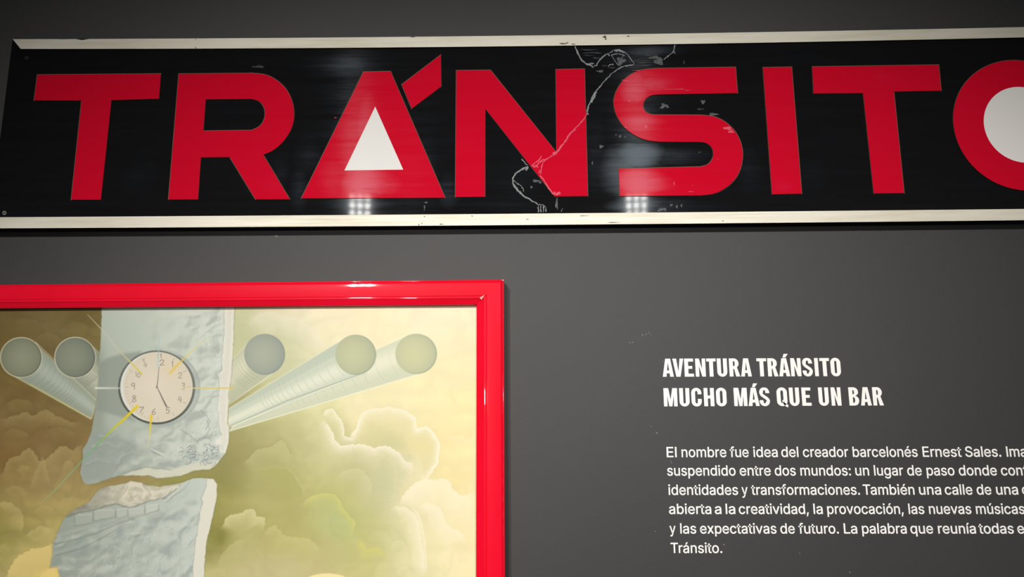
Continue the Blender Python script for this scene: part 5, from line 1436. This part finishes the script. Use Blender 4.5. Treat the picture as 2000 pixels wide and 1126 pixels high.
GLYPHS = json.loads(r'''{",":[188,[[[53,-119,38,-119,48,-56],[58,8,68,71,91,71],[114,71,137,71,119,8],[102,-56,84,-119,69,-119]]]],".":[188,[[[108,-4,95,-4,83,-4],[72,0,63,9,54,18],[50,28,50,41,50,54],[54,65,63,73,72,82],[83,87,95,87,108,87],[119,82,128,73,137,65],[141,54,141,41,141,28],[137,18,128,9,119,0]]]],":":[188,[[[108,-4,95,-4,83,-4],[72,0,63,9,54,18],[50,28,50,41,50,54],[54,65,63,73,72,82],[83,87,95,87,108,87],[119,82,128,73,137,65],[141,54,141,41,141,28],[137,18,128,9,119,0]],[[108,271,95,271,83,271],[72,275,63,284,54,293],[50,304,50,316,50,329],[54,340,63,349,72,357],[83,362,95,362,108,362],[119,357,128,349,137,340],[141,329,141,316,141,304],[137,293,128,284,119,275]]]],"E":[419,[[[165,0,60,0,60,170],[60,339,60,509,164,509],[268,509,372,509,372,490],[372,471,372,452,290,452],[207,452,125,452,125,396],[125,341,125,286,202,286],[278,286,355,286,355,267],[355,248,355,229,278,229],[202,229,125,229,125,172],[125,114,125,57,208,57],[292,57,375,57,375,38],[375,19,375,0,270,0]]]],"I":[301,[[[111,0,31,0,31,19],[31,38,31,57,60,57],[89,57,118,57,118,189],[118,320,118,452,89,452],[60,452,31,452,31,471],[31,490,31,509,111,509],[190,509,269,509,269,490],[269,471,269,452,240,452],[212,452,183,452,183,320],[183,189,183,57,212,57],[240,57,269,57,269,38],[269,19,269,0,190,0]]]],"L":[393,[[[160,0,60,0,60,170],[60,339,60,509,82,509],[103,509,125,509,125,358],[125,208,125,57,203,57],[282,57,361,57,361,38],[361,19,361,0,261,0]]]],"S":[447,[[[263,-9,224,-9,187,-9],[155,-3,128,9,100,21],[79,38,64,60,49,82],[40,107,38,137,60,137],[82,137,104,137,106,117],[112,101,123,88,134,75],[149,65,166,59,184,52],[203,49,224,49,247,49],[268,53,286,60,304,68],[319,78,329,92,340,105],[346,121,346,139,346,155],[341,169,332,179,323,189],[311,198,296,205,281,211],[264,217,245,222,224,228],[204,234,184,239,142,251],[109,268,86,289,63,311],[52,339,52,372,52,401],[60,426,75,448,90,469],[111,486,138,498,164,510],[194,516,227,516,261,516],[290,510,316,498,342,486],[362,469,377,449,392,428],[400,404,401,378,380,378],[358,378,337,378,335,403],[323,423,302,437,281,451],[256,459,225,459,203,459],[184,455,167,448,151,441],[138,431,129,418,120,406],[115,391,115,376,115,358],[120,344,131,334,142,323],[154,314,169,308,184,302],[199,297,212,293,230,289],[247,284,264,279,279,275],[295,270,312,264,328,257],[344,248,359,238,373,227],[385,214,395,198,404,181],[408,162,408,139,408,111],[401,86,386,64,372,41],[351,24,323,11,296,-2]]]],"T":[449,[[[85,452,32,452,32,471],[32,490,32,509,160,509],[288,509,417,509,417,490],[417,471,417,452,363,452],[310,452,257,452,257,301],[257,151,257,0,235,0],[214,0,193,0,193,151],[193,301,193,452,139,452]]]],"a":[389,[[[182,-9,160,-9,136,-9],[114,-4,94,5,75,14],[59,27,48,45,36,62],[30,83,30,108,30,130],[35,147,43,161,52,175],[63,185,78,193,92,201],[108,207,125,211,143,215],[160,218,178,220,201,223],[219,225,234,227,248,228],[258,231,265,235,272,239],[276,245,276,255,276,255],[276,256,276,257,276,272],[273,286,267,297,261,308],[252,316,240,322,228,328],[213,331,196,331,178,331],[162,328,149,322,136,317],[126,309,118,301,110,292],[104,283,100,274,80,280],[61,285,41,291,50,314],[62,332,79,346,95,360],[113,369,133,375,153,381],[173,384,194,384,208,384],[223,383,239,379,255,376],[271,370,286,360,301,351],[313,338,322,320,332,303],[337,280,337,251,337,168],[337,84,337,0,317,0],[297,0,277,0,277,17],[277,35,277,52,275,52],[274,52,272,52,268,43],[261,34,252,25,243,15],[230,7,215,1,200,-5]],[[155,45,170,45,193,45],[212,50,228,59,243,68],[255,79,263,93,271,107],[276,122,276,138,276,155],[276,173,276,190,273,187],[268,184,259,182,251,180],[242,178,231,176,221,174],[210,172,200,171,190,170],[182,169,175,168,161,166],[147,163,134,159,121,154],[111,148,103,139,96,131],[92,119,92,105,92,92],[95,81,102,72,109,63],[118,57,130,52,142,48]]]],"b":[424,[[[261,-8,229,-8,206,-8],[187,-4,172,4,158,12],[146,21,138,31,129,42],[123,51,118,59,116,59],[114,59,112,59,112,39],[112,20,112,0,92,0],[72,0,53,0,53,170],[53,339,53,509,73,509],[93,509,114,509,114,446],[114,382,114,319,115,319],[117,319,118,319,123,327],[129,336,137,346,145,356],[157,365,171,373,186,381],[205,384,229,384,261,384],[289,376,313,361,337,345],[356,322,370,293,383,263],[390,229,390,189,390,149],[383,114,370,84,356,55],[337,32,313,16,289,0]],[[197,47,220,47,244,47],[263,53,279,66,295,78],[308,95,316,117,324,138],[328,162,328,189,328,216],[324,240,316,261,308,282],[296,299,280,311,264,324],[244,330,220,330,197,330],[177,324,161,312,145,300],[133,284,125,263,117,242],[113,217,113,189,113,161],[117,136,125,115,133,94],[146,77,162,65,178,53]]]],"c":[396,[[[226,-8,207,-8,173,-8],[143,0,117,16,91,33],[71,56,56,85,41,114],[34,149,34,187,34,227],[41,262,56,291,71,321],[91,343,117,360,143,376],[173,384,207,384,226,384],[243,382,260,377,276,372],[292,365,305,356,319,347],[330,335,340,322,350,309],[357,294,362,277,342,272],[322,267,303,262,300,272],[296,281,290,289,285,297],[278,305,270,311,262,317],[253,322,242,325,232,328],[220,330,207,330,182,330],[161,323,145,310,129,297],[116,280,108,258,100,237],[96,213,96,187,96,162],[100,139,108,117,116,96],[129,79,145,66,161,53],[182,46,207,46,220,46],[232,48,243,52,253,55],[263,60,271,66,279,72],[286,80,292,89,297,97],[301,107,304,117,324,112],[343,107,363,102,358,85],[351,70,341,56,332,43],[320,31,306,21,293,12],[277,4,261,-1,244,-6]]]],"d":[424,[[[219,-8,195,-8,164,-8],[136,0,111,16,87,32],[68,55,55,84,41,114],[34,149,34,189,34,229],[41,263,55,293,69,322],[88,345,112,361,136,376],[164,384,196,384,219,384],[238,381,253,373,268,365],[279,356,287,346,296,336],[302,327,306,319,308,319],[309,319,311,319,311,382],[311,446,311,509,331,509],[351,509,372,509,372,339],[372,170,372,0,352,0],[332,0,313,0,313,20],[313,39,313,59,311,59],[309,59,307,59,302,51],[295,42,287,31,278,21],[267,12,252,4,238,-4]],[[181,47,205,47,227,47],[247,53,263,65,279,77],[291,94,299,115,308,136],[312,161,312,189,312,217],[308,242,300,263,292,284],[279,300,263,312,247,324],[228,330,205,330,181,330],[161,324,145,311,129,299],[116,282,108,261,100,240],[96,216,96,189,96,162],[100,138,109,117,117,95],[129,78,145,66,161,53]]]],"e":[404,[[[238,-8,212,-8,175,-8],[143,0,117,16,90,33],[70,56,56,85,41,114],[34,148,34,187,34,226],[41,260,55,290,69,319],[89,343,115,359,141,376],[171,384,205,384,226,384],[246,381,266,374,285,367],[303,356,319,341,335,326],[348,306,357,282,366,258],[371,228,371,194,371,186],[371,178,371,169,272,169],[174,169,75,169,75,187],[75,204,75,221,163,221],[250,221,338,221,329,215],[319,208,310,202,310,227],[306,249,298,269,290,288],[278,303,263,314,247,325],[228,330,205,330,182,330],[163,325,146,313,130,302],[118,288,109,270,100,251],[96,232,96,211,96,200],[96,189,96,178,96,150],[101,126,110,106,120,87],[134,72,151,61,168,51],[189,46,212,46,228,46],[241,48,254,53,266,57],[277,64,285,73,294,82],[301,93,306,105,325,101],[345,96,365,91,359,71],[349,54,335,39,321,24],[303,13,283,4,262,-4]]]],"f":[254,[[[154,379,228,379,228,362],[228,344,228,327,154,327],[80,327,6,327,6,344],[6,362,6,379,80,379]],[[101,0,81,0,81,144],[81,288,81,432,81,453],[86,471,96,486,106,500],[119,511,135,519,152,526],[169,530,187,530,201,530],[213,529,222,527,232,525],[238,523,243,521,238,503],[233,486,227,468,224,470],[220,471,215,472,210,473],[203,474,195,474,176,474],[163,469,154,460,146,451],[142,437,142,419,142,279],[142,140,142,0,121,0]]]],"g":[425,[[[238,-151,207,-151,179,-151],[155,-147,134,-140,113,-132],[96,-123,82,-110,69,-98],[58,-84,51,-69,67,-60],[84,-50,101,-41,107,-49],[113,-57,122,-66,130,-75],[141,-82,154,-88,168,-94],[186,-97,207,-97,238,-97],[263,-90,282,-75,302,-60],[311,-37,311,-6,311,19],[311,44,311,68,310,68],[308,68,306,68,301,60],[295,51,287,41,278,32],[267,23,252,16,238,8],[219,5,195,5,164,5],[137,12,113,27,88,41],[69,62,55,90,41,118],[34,152,34,191,34,230],[41,264,55,293,69,322],[88,345,112,361,137,376],[165,384,196,384,220,384],[239,381,253,373,268,365],[280,356,288,346,297,336],[303,327,308,319,309,319],[311,319,313,319,313,339],[313,359,313,379,333,379],[353,379,372,379,372,250],[372,121,372,-9,372,-42],[365,-69,350,-90,335,-111],[316,-126,291,-136,266,-146]],[[181,59,205,59,228,59],[248,64,264,75,280,86],[292,101,300,121,308,141],[312,165,312,193,312,220],[308,243,300,264,292,284],[280,301,264,312,248,324],[228,330,205,330,181,330],[161,324,145,312,129,299],[117,283,109,262,100,242],[96,219,96,193,96,166],[100,143,109,123,117,103],[129,87,145,76,162,65]]]],"i":[167,[[[73,0,53,0,53,126],[53,253,53,379,73,379],[93,379,114,379,114,253],[114,126,114,0,93,0]],[[95,443,84,443,72,443],[62,447,54,455,45,462],[41,472,41,483,41,494],[45,504,54,512,62,520],[72,524,84,524,95,524],[106,520,114,512,122,504],[126,494,126,483,126,472],[122,462,114,455,106,447]]]],"m":[610,[[[73,0,53,0,53,126],[53,253,53,379,72,379],[92,379,112,379,112,351],[112,323,112,295,111,295],[109,295,108,295,113,316],[121,332,132,346,144,359],[157,369,172,376,187,383],[203,386,219,386,247,386],[270,378,287,361,305,344],[316,322,321,295,318,295],[315,295,312,295,317,313],[325,329,337,343,349,357],[364,367,381,375,398,382],[416,386,437,386,459,386],[479,381,497,372,515,362],[530,348,541,328,551,309],[557,285,557,255,557,170],[557,85,557,0,536,0],[516,0,496,0,496,85],[496,169,496,254,496,281],[488,301,473,313,457,325],[439,330,419,330,402,330],[387,327,374,320,362,313],[352,303,345,290,339,278],[335,263,335,247,335,165],[335,82,335,0,315,0],[295,0,274,0,274,87],[274,173,274,260,274,281],[267,298,253,311,239,324],[221,330,199,330,185,330],[171,327,158,320,144,313],[134,303,126,289,118,276],[114,258,114,238,114,159],[114,79,114,0,93,0]]]],"n":[410,[[[114,249,114,227,114,151],[114,76,114,0,93,0],[73,0,53,0,53,126],[53,253,53,379,72,379],[92,379,112,379,112,349],[112,318,112,287,109,287],[106,287,102,287,114,322],[131,347,152,362,174,377],[199,384,227,384,253,384],[276,379,295,369,314,358],[330,342,341,321,352,299],[357,273,357,240,357,160],[357,80,357,0,337,0],[316,0,296,0,296,78],[296,157,296,235,296,265],[288,288,273,304,258,321],[237,329,210,329,192,329],[175,325,161,317,146,309],[135,298,126,283,118,267]]]],"o":[415,[[[242,-8,207,-8,173,-8],[143,0,117,16,91,33],[71,56,56,85,41,114],[34,149,34,187,34,227],[41,262,56,291,71,321],[91,343,117,360,143,376],[173,384,207,384,242,384],[273,376,299,360,325,343],[345,321,359,291,374,262],[381,227,381,187,381,149],[374,114,359,85,345,56],[325,33,299,16,273,0]],[[182,46,207,46,233,46],[254,53,270,66,287,79],[299,96,307,117,315,139],[319,162,319,187,319,213],[315,236,307,258,299,280],[287,297,270,310,254,323],[233,330,207,330,182,330],[161,323,145,310,129,297],[116,280,108,258,100,237],[96,213,96,187,96,162],[100,139,108,117,116,96],[129,79,145,66,161,53]]]],"p":[424,[[[73,-143,53,-143,53,31],[53,205,53,379,72,379],[92,379,112,379,112,359],[112,339,112,319,114,319],[116,319,118,319,123,327],[129,336,137,346,145,356],[157,365,171,373,186,381],[205,384,229,384,261,384],[289,376,313,361,337,345],[356,322,370,293,383,263],[390,229,390,189,390,149],[383,114,370,84,356,55],[337,32,313,16,289,0],[261,-8,229,-8,206,-8],[187,-4,173,4,158,12],[146,21,138,31,130,42],[123,51,118,59,117,59],[115,59,114,59,114,-8],[114,-76,114,-143,93,-143]],[[197,47,220,47,244,47],[263,53,279,66,295,78],[308,95,316,117,324,138],[328,162,328,189,328,216],[324,240,316,261,308,282],[296,299,280,311,264,324],[244,330,220,330,197,330],[177,324,161,312,145,300],[133,284,125,263,117,242],[113,217,113,189,113,161],[117,136,125,115,133,94],[146,77,162,65,178,53]]]],"q":[424,[[[372,31,372,-143,351,-143],[331,-143,311,-143,311,-76],[311,-8,311,59,309,59],[308,59,306,59,302,51],[295,42,287,31,278,21],[267,12,252,4,238,-4],[219,-8,195,-8,164,-8],[136,0,111,16,87,32],[68,55,55,84,41,114],[34,149,34,189,34,229],[41,263,55,293,69,322],[88,345,112,361,136,376],[164,384,196,384,219,384],[238,381,253,373,268,365],[279,356,287,346,296,336],[302,327,307,319,309,319],[311,319,313,319,313,339],[313,359,313,379,332,379],[352,379,372,379,372,205]],[[181,47,205,47,227,47],[247,53,263,65,279,77],[291,94,299,115,308,136],[312,161,312,189,312,217],[308,242,300,263,292,284],[279,300,263,312,247,324],[228,330,205,330,181,330],[161,324,145,311,129,299],[116,282,108,261,100,240],[96,216,96,189,96,162],[100,138,109,117,117,95],[129,78,145,66,161,53]]]],"r":[259,[[[73,0,53,0,53,126],[53,253,53,379,72,379],[92,379,112,379,112,360],[112,340,112,321,113,321],[114,321,115,321,122,340],[135,355,152,367,170,379],[190,385,213,385,218,385],[223,385,229,384,235,384],[240,384,243,384,243,363],[243,343,243,322,242,323],[237,323,230,324,223,325],[215,326,207,326,189,326],[173,322,159,315,145,307],[134,297,126,284,118,270],[114,255,114,237,114,158],[114,79,114,0,93,0]]]],"s":[365,[[[211,-8,182,-8,156,-8],[133,-4,112,3,92,11],[75,23,62,38,49,53],[40,72,36,94,55,98],[74,102,94,107,99,86],[109,70,124,60,139,50],[158,45,181,45,208,45],[229,51,244,62,260,74],[268,87,268,103,268,116],[263,127,254,136,245,144],[231,151,212,155,191,160],[170,165,149,170,115,178],[89,191,72,208,55,225],[47,247,47,274,47,296],[53,315,65,332,77,348],[94,361,115,370,136,380],[160,384,187,384,213,384],[235,380,254,372,272,365],[287,353,299,339,310,325],[319,309,324,290,305,286],[287,281,268,277,263,292],[255,304,243,316,230,327],[212,333,187,333,165,333],[146,327,131,317,116,306],[109,293,109,277,109,263],[114,252,124,243,134,235],[150,228,172,223,191,218],[210,214,229,209,264,201],[290,188,306,171,323,154],[331,133,331,107,331,84],[325,64,312,47,300,30],[282,16,260,6,237,-3]]]],"t":[227,[[[138,379,204,379,204,362],[204,344,204,327,138,327],[72,327,6,327,6,344],[6,362,6,379,72,379]],[[65,345,65,471,85,471],[106,471,126,471,126,347],[126,222,126,98,126,81],[129,69,136,61,143,54],[154,50,170,50,174,50],[179,50,185,51,191,52],[197,53,202,54,206,36],[209,19,213,2,207,0],[200,-2,192,-3,184,-4],[176,-4,168,-4,136,-4],[110,4,92,21,74,38],[65,62,65,93,65,219]]]],"u":[410,[[[211,-5,182,-5,157,-5],[134,0,115,11,95,21],[80,37,69,59,58,80],[53,107,53,139,53,219],[53,299,53,379,73,379],[93,379,114,379,114,301],[114,222,114,144,114,114],[121,91,137,75,152,58],[173,50,200,50,218,50],[235,54,249,62,264,70],[275,81,283,97,292,112],[296,131,296,153,296,228],[296,304,296,379,316,379],[337,379,357,379,357,253],[357,126,357,0,337,0],[318,0,298,0,298,31],[298,61,298,92,301,92],[304,92,307,92,295,57],[279,32,257,17,235,2]]]],"v":[389,[[[184,0,163,0,114,126],[66,253,17,379,40,379],[62,379,84,379,111,305],[138,230,165,155,174,132],[181,110,187,87,193,64],[199,42,206,21,198,21],[191,21,184,21,191,42],[197,64,203,87,209,110],[216,132,224,155,251,230],[278,305,305,379,327,379],[349,379,371,379,323,253],[275,126,226,0,205,0]]]],"x":[379,[[[44,0,21,0,71,73],[121,145,171,218,171,202],[171,187,171,171,124,240],[76,310,29,379,52,379],[76,379,100,379,116,355],[132,330,147,306,160,287],[170,270,179,253,188,237],[198,221,207,206,197,206],[186,206,175,206,185,221],[194,237,202,253,211,270],[221,287,233,306,249,330],[266,355,282,379,305,379],[328,379,352,379,304,309],[256,239,209,169,209,184],[209,199,209,214,258,143],[308,71,358,0,334,0],[310,0,287,0,268,28],[249,57,231,85,219,103],[209,120,200,136,191,152],[182,167,173,182,183,182],[194,182,205,182,195,167],[186,152,178,136,170,120],[160,103,148,85,129,57],[110,28,91,0,68,0]]]],"y":[389,[[[51,-140,47,-139,52,-121],[57,-103,61,-86,65,-86],[68,-87,71,-87,83,-90],[94,-91,104,-89,114,-87],[122,-82,130,-74,138,-66],[145,-53,151,-36,155,-24],[159,-13,163,-1,114,126],[66,252,17,379,40,379],[62,379,84,379,111,305],[138,230,165,155,174,132],[181,109,187,87,193,64],[199,42,206,21,198,21],[191,21,184,21,190,42],[196,64,202,87,209,110],[216,132,224,155,251,230],[278,305,305,379,327,379],[349,379,371,379,316,234],[260,88,204,-58,196,-78],[187,-94,177,-107,166,-120],[153,-129,139,-136,125,-142],[109,-145,91,-145,81,-145],[72,-144,65,-143,57,-142]]]],"á":[389,[[[182,-9,160,-9,136,-9],[114,-4,94,5,75,14],[59,27,48,45,36,62],[30,83,30,108,30,130],[35,147,43,161,52,175],[63,185,78,193,92,201],[108,207,125,211,143,215],[160,218,178,220,201,223],[219,225,234,227,248,228],[258,231,265,235,272,239],[276,245,276,255,276,255],[276,256,276,257,276,272],[273,286,267,297,261,308],[252,316,240,322,228,328],[213,331,196,331,178,331],[162,328,149,322,136,317],[126,309,118,301,110,292],[104,283,100,274,80,280],[61,285,41,291,50,314],[62,332,79,346,95,360],[113,369,133,375,153,381],[173,384,194,384,208,384],[223,383,239,379,255,376],[271,370,286,360,301,351],[313,338,322,320,332,303],[337,280,337,251,337,168],[337,84,337,0,317,0],[297,0,277,0,277,17],[277,35,277,52,275,52],[274,52,272,52,268,43],[261,34,252,25,243,15],[230,7,215,1,200,-5]],[[155,45,170,45,193,45],[212,50,228,59,243,68],[255,79,263,93,271,107],[276,122,276,138,276,155],[276,173,276,190,273,187],[268,184,259,182,251,180],[242,178,231,176,221,174],[210,172,200,171,190,170],[182,169,175,168,161,166],[147,163,134,159,121,154],[111,148,103,139,96,131],[92,119,92,105,92,92],[95,81,102,72,109,63],[118,57,130,52,142,48]],[[179,429,162,429,178,462],[194,496,210,529,233,529],[255,529,278,529,256,496],[234,462,212,429,196,429]]]],"é":[404,[[[238,-8,212,-8,175,-8],[143,0,117,16,90,33],[70,56,56,85,41,114],[34,148,34,187,34,226],[41,260,55,290,69,319],[89,343,115,359,141,376],[171,384,205,384,226,384],[246,381,266,374,285,367],[303,356,319,341,335,326],[348,306,357,282,366,258],[371,228,371,194,371,186],[371,178,371,169,272,169],[174,169,75,169,75,187],[75,204,75,221,163,221],[250,221,338,221,329,215],[319,208,310,202,310,227],[306,249,298,269,290,288],[278,303,263,314,247,325],[228,330,205,330,182,330],[163,325,146,313,130,302],[118,288,109,270,100,251],[96,232,96,211,96,200],[96,189,96,178,96,150],[101,126,110,106,120,87],[134,72,151,61,168,51],[189,46,212,46,228,46],[241,48,254,53,266,57],[277,64,285,73,294,82],[301,93,306,105,325,101],[345,96,365,91,359,71],[349,54,335,39,321,24],[303,13,283,4,262,-4]],[[194,429,177,429,193,462],[209,496,225,529,247,529],[270,529,293,529,271,496],[249,462,227,429,210,429]]]],"í":[167,[[[73,0,53,0,53,126],[53,253,53,379,73,379],[93,379,114,379,114,253],[114,126,114,0,93,0]],[[73,429,57,429,73,462],[89,496,104,529,127,529],[150,529,173,529,151,496],[129,462,107,429,90,429]]]],"ó":[415,[[[242,-8,207,-8,173,-8],[143,0,117,16,91,33],[71,56,56,85,41,114],[34,149,34,187,34,227],[41,262,56,291,71,321],[91,343,117,360,143,376],[173,384,207,384,242,384],[273,376,299,360,325,343],[345,321,359,291,374,262],[381,227,381,187,381,149],[374,114,359,85,345,56],[325,33,299,16,273,0]],[[182,46,207,46,233,46],[254,53,270,66,287,79],[299,96,307,117,315,139],[319,162,319,187,319,213],[315,236,307,258,299,280],[287,297,270,310,254,323],[233,330,207,330,182,330],[161,323,145,310,129,297],[116,280,108,258,100,237],[96,213,96,187,96,162],[100,139,108,117,116,96],[129,79,145,66,161,53]],[[197,429,181,429,197,462],[212,496,228,529,251,529],[274,529,297,529,275,496],[253,462,231,429,214,429]]]],"ú":[410,[[[211,-5,182,-5,157,-5],[134,0,115,11,95,21],[80,37,69,59,58,80],[53,107,53,139,53,219],[53,299,53,379,73,379],[93,379,114,379,114,301],[114,222,114,144,114,114],[121,91,137,75,152,58],[173,50,200,50,218,50],[235,54,249,62,264,70],[275,81,283,97,292,112],[296,131,296,153,296,228],[296,304,296,379,316,379],[337,379,357,379,357,253],[357,126,357,0,337,0],[318,0,298,0,298,31],[298,61,298,92,301,92],[304,92,307,92,295,57],[279,32,257,17,235,2]],[[195,429,178,429,194,462],[210,496,226,529,248,529],[271,529,294,529,272,496],[250,462,228,429,211,429]]]]}''')
GLYPHS['l'] = [167, [[[53, 0, 53, 0, 53, 0], [53, 512, 53, 512, 53, 512], [114, 512, 114, 512, 114, 512], [114, 0, 114, 0, 114, 0]]]]
GLYPHS['I'] = [172, [[[53, 0, 53, 0, 53, 0], [53, 509, 53, 509, 53, 509], [119, 509, 119, 509, 119, 509], [119, 0, 119, 0, 119, 0]]]]
GLYPHS['x'] = [379, [[[a, b_, a, b_, a, b_] for a, b_ in ((21, 0), (147, 193), (29, 379), (104, 379), (190, 243), (277, 379), (350, 379), (231, 192), (355, 0), (280, 0), (189, 141), (96, 0))]]]
BOLD = 8.0


def glyph_loops(ch):
    adv, spl = GLYPHS[ch]
    loops = []
    for s in spl:
        pts = []
        n = len(s)
        for i in range(n):
            a, c = s[i], s[(i + 1) % n]
            p0, p1, p2, p3 = np.array(a[2:4], float), np.array(a[4:6], float), np.array(c[0:2], float), np.array(c[2:4], float)
            ch_ = p3 - p0
            L = np.linalg.norm(ch_) + 1e-9
            dev = max(abs(ch_[0] * (p1 - p0)[1] - ch_[1] * (p1 - p0)[0]), abs(ch_[0] * (p2 - p0)[1] - ch_[1] * (p2 - p0)[0])) / L
            k = 1 if dev < 1.0 else 4
            for j in range(k):
                t = j / k
                pts.append(tuple((1 - t) ** 3 * p0 + 3 * t * (1 - t) ** 2 * p1 + 3 * t * t * (1 - t) * p2 + t ** 3 * p3))
        clean = []
        for p in pts:
            if not clean or math.hypot(p[0] - clean[-1][0], p[1] - clean[-1][1]) > 0.6:
                clean.append(p)
        if math.hypot(clean[0][0] - clean[-1][0], clean[0][1] - clean[-1][1]) < 0.6:
            clean.pop()
        loops.append(clean)
    areas = [area2(lp) for lp in loops]
    sign = 1 if areas[int(np.argmax(np.abs(areas)))] > 0 else -1
    res = []
    for lp in loops:                      # make the stems a little bolder
        n = len(lp)
        o = []
        for i in range(n):
            a, p, c = np.array(lp[i - 1]), np.array(lp[i]), np.array(lp[(i + 1) % n])
            e0, e1 = (p - a) / np.linalg.norm(p - a), (c - p) / np.linalg.norm(c - p)
            n0, n1 = np.array((e0[1], -e0[0])) * sign, np.array((e1[1], -e1[0])) * sign
            m = n0 + n1
            m = m / max(0.35, np.dot(m, m) / 2)
            o.append(tuple(p + m * BOLD))
        res.append(o)
    outs = [(lp, []) for lp, a in zip(res, areas) if a * sign > 0]

    def inside(pt, poly):
        r = False
        for (x0, y0), (x1, y1) in zip(poly, poly[1:] + poly[:1]):
            if (y0 > pt[1]) != (y1 > pt[1]) and pt[0] < (x1 - x0) * (pt[1] - y0) / (y1 - y0) + x0:
                r = not r
        return r
    for lp, a in zip(res, areas):
        if a * sign <= 0:
            for ot in outs:
                if inside(lp[0], ot[0]):
                    ot[1].append(lp)
                    break
    return adv, outs


KERN = {'Ta': -42, 'Tr': -38, 'La': -8, 'rt': -6, 'r.': -20, 'y.': -20}
GC = {}
BODY = [
    (892.0, 891.0, [('El', 1301.6, 1322.4), ('nombre', 1330.8, 1419.4), ('fue', 1425.2, 1463.1), ('idea', 1471.0, 1519.8), ('del', 1525.7, 1560.2), ('creador', 1568.0, 1657.8), ('barcelonés', 1665.3, 1793.2), ('Ernest', 1801.9, 1879.0), ('Sales.', 1885.2, 1956.2), ('Imagina', 1965.7, None)]),
    (928.0, 927.5, [('suspendido', 1302.6, 1437.6), ('entre', 1444.3, 1506.2), ('dos', 1512.9, 1555.1), ('mundos:', 1563.0, 1662.8), ('un', 1670.3, 1698.3), ('lugar', 1707.0, 1765.0), ('de', 1771.8, 1801.2), ('paso', 1809.6, 1865.2), ('donde', 1872.6, 1948.0), ('confluyen', 1955.0, None)]),
    (965.6, 964.9, [('identidades', 1305.1, 1442.4), ('y', 1448.1, 1461.3), ('transformaciones.', 1467.0, 1680.3), ('También', 1685.4, 1787.0), ('una', 1794.9, 1839.2), ('calle', 1845.2, 1900.3), ('de', 1907.6, 1937.2), ('una', 1945.6, 1989.5), ('ciudad', 1996.0, None)]),
    (1002.8, 1002.7, [('abierta', 1306.2, 1390.1), ('a', 1395.6, 1409.8), ('la', 1417.0, 1436.9), ('creatividad,', 1442.6, 1580.3), ('la', 1588.6, 1607.8), ('provocación,', 1615.4, 1765.6), ('las', 1774.4, 1806.2), ('nuevas', 1814.3, 1898.0), ('músicas', 1906.2, 2002.5)]),
    (1041.0, 1041.0, [('y', 1307.3, 1320.4), ('las', 1328.2, 1360.6), ('expectativas', 1366.9, 1517.4), ('de', 1523.8, 1553.2), ('futuro.', 1559.4, 1639.0), ('La', 1647.9, 1675.2), ('palabra', 1683.4, 1771.8), ('que', 1777.9, 1823.4), ('reunía', 1832.0, 1907.0), ('todas', 1911.6, 1981.0), ('esas', 1987.1, None)]),
    (1078.9, 1078.9, [('Tránsito.', 1309.6, 1411.3)])]
para = empty('wall_paragraph', P(1640, 985, 0))
tag(para, 'six lines of small white lowercase text on the grey wall, under the heading', 'lettering')
for ya, yb_, words in BODY:
    capm = P(1600, (ya + yb_) / 2 - 19.9).z - P(1600, (ya + yb_) / 2).z
    sc_y = capm / 509.0 * 0.985
    V, Fc = [], []
    sxs = []
    for wd, xl_, xr_ in words:
        xl_ += 0.6
        xr_ = None if xr_ is None else xr_ - 0.6
        pen, items = 0.0, []
        for i, ch in enumerate(wd):
            if i and wd[i - 1:i + 1] in KERN:
                pen += KERN[wd[i - 1:i + 1]]
            if ch not in GC:
                GC[ch] = glyph_loops(ch)
            adv, outs = GC[ch]
            items.append((pen, outs))
            pen += adv
        xs = [p[0] + off for off, outs in items for ot, _ in outs for p in ot]
        x0u, x1u = min(xs), max(xs)
        by = lambda px: ya + (yb_ - ya) * (px - 1300) / 700.0
        A = P(xl_, by(xl_))
        if xr_ is None:
            sx = float(np.median(sxs))
            ez = 0.0
        else:
            B = P(xr_, by(xr_))
            sx = (B.x - A.x) / (x1u - x0u)
            ez = (B.z - A.z) / (B.x - A.x)
            sxs.append(sx)
        for off, outs in items:
            loops = []
            for ot, hs in outs:
                tr = lambda lp: [(A.x + (p[0] + off - x0u) * sx, A.z + (p[0] + off - x0u) * sx * ez + p[1] * sc_y) for p in lp]
                loops.append((tr(ot), [tr(h) for h in hs]))
            place(V, Fc, None, loops, D_T0, D_T1)
    o = mesh_obj('text_line', V, Fc, text_m, para)
    fix_normals(o)
    print('line', words[0][0], [round(s_ / sc_y, 3) for s_ in sxs])
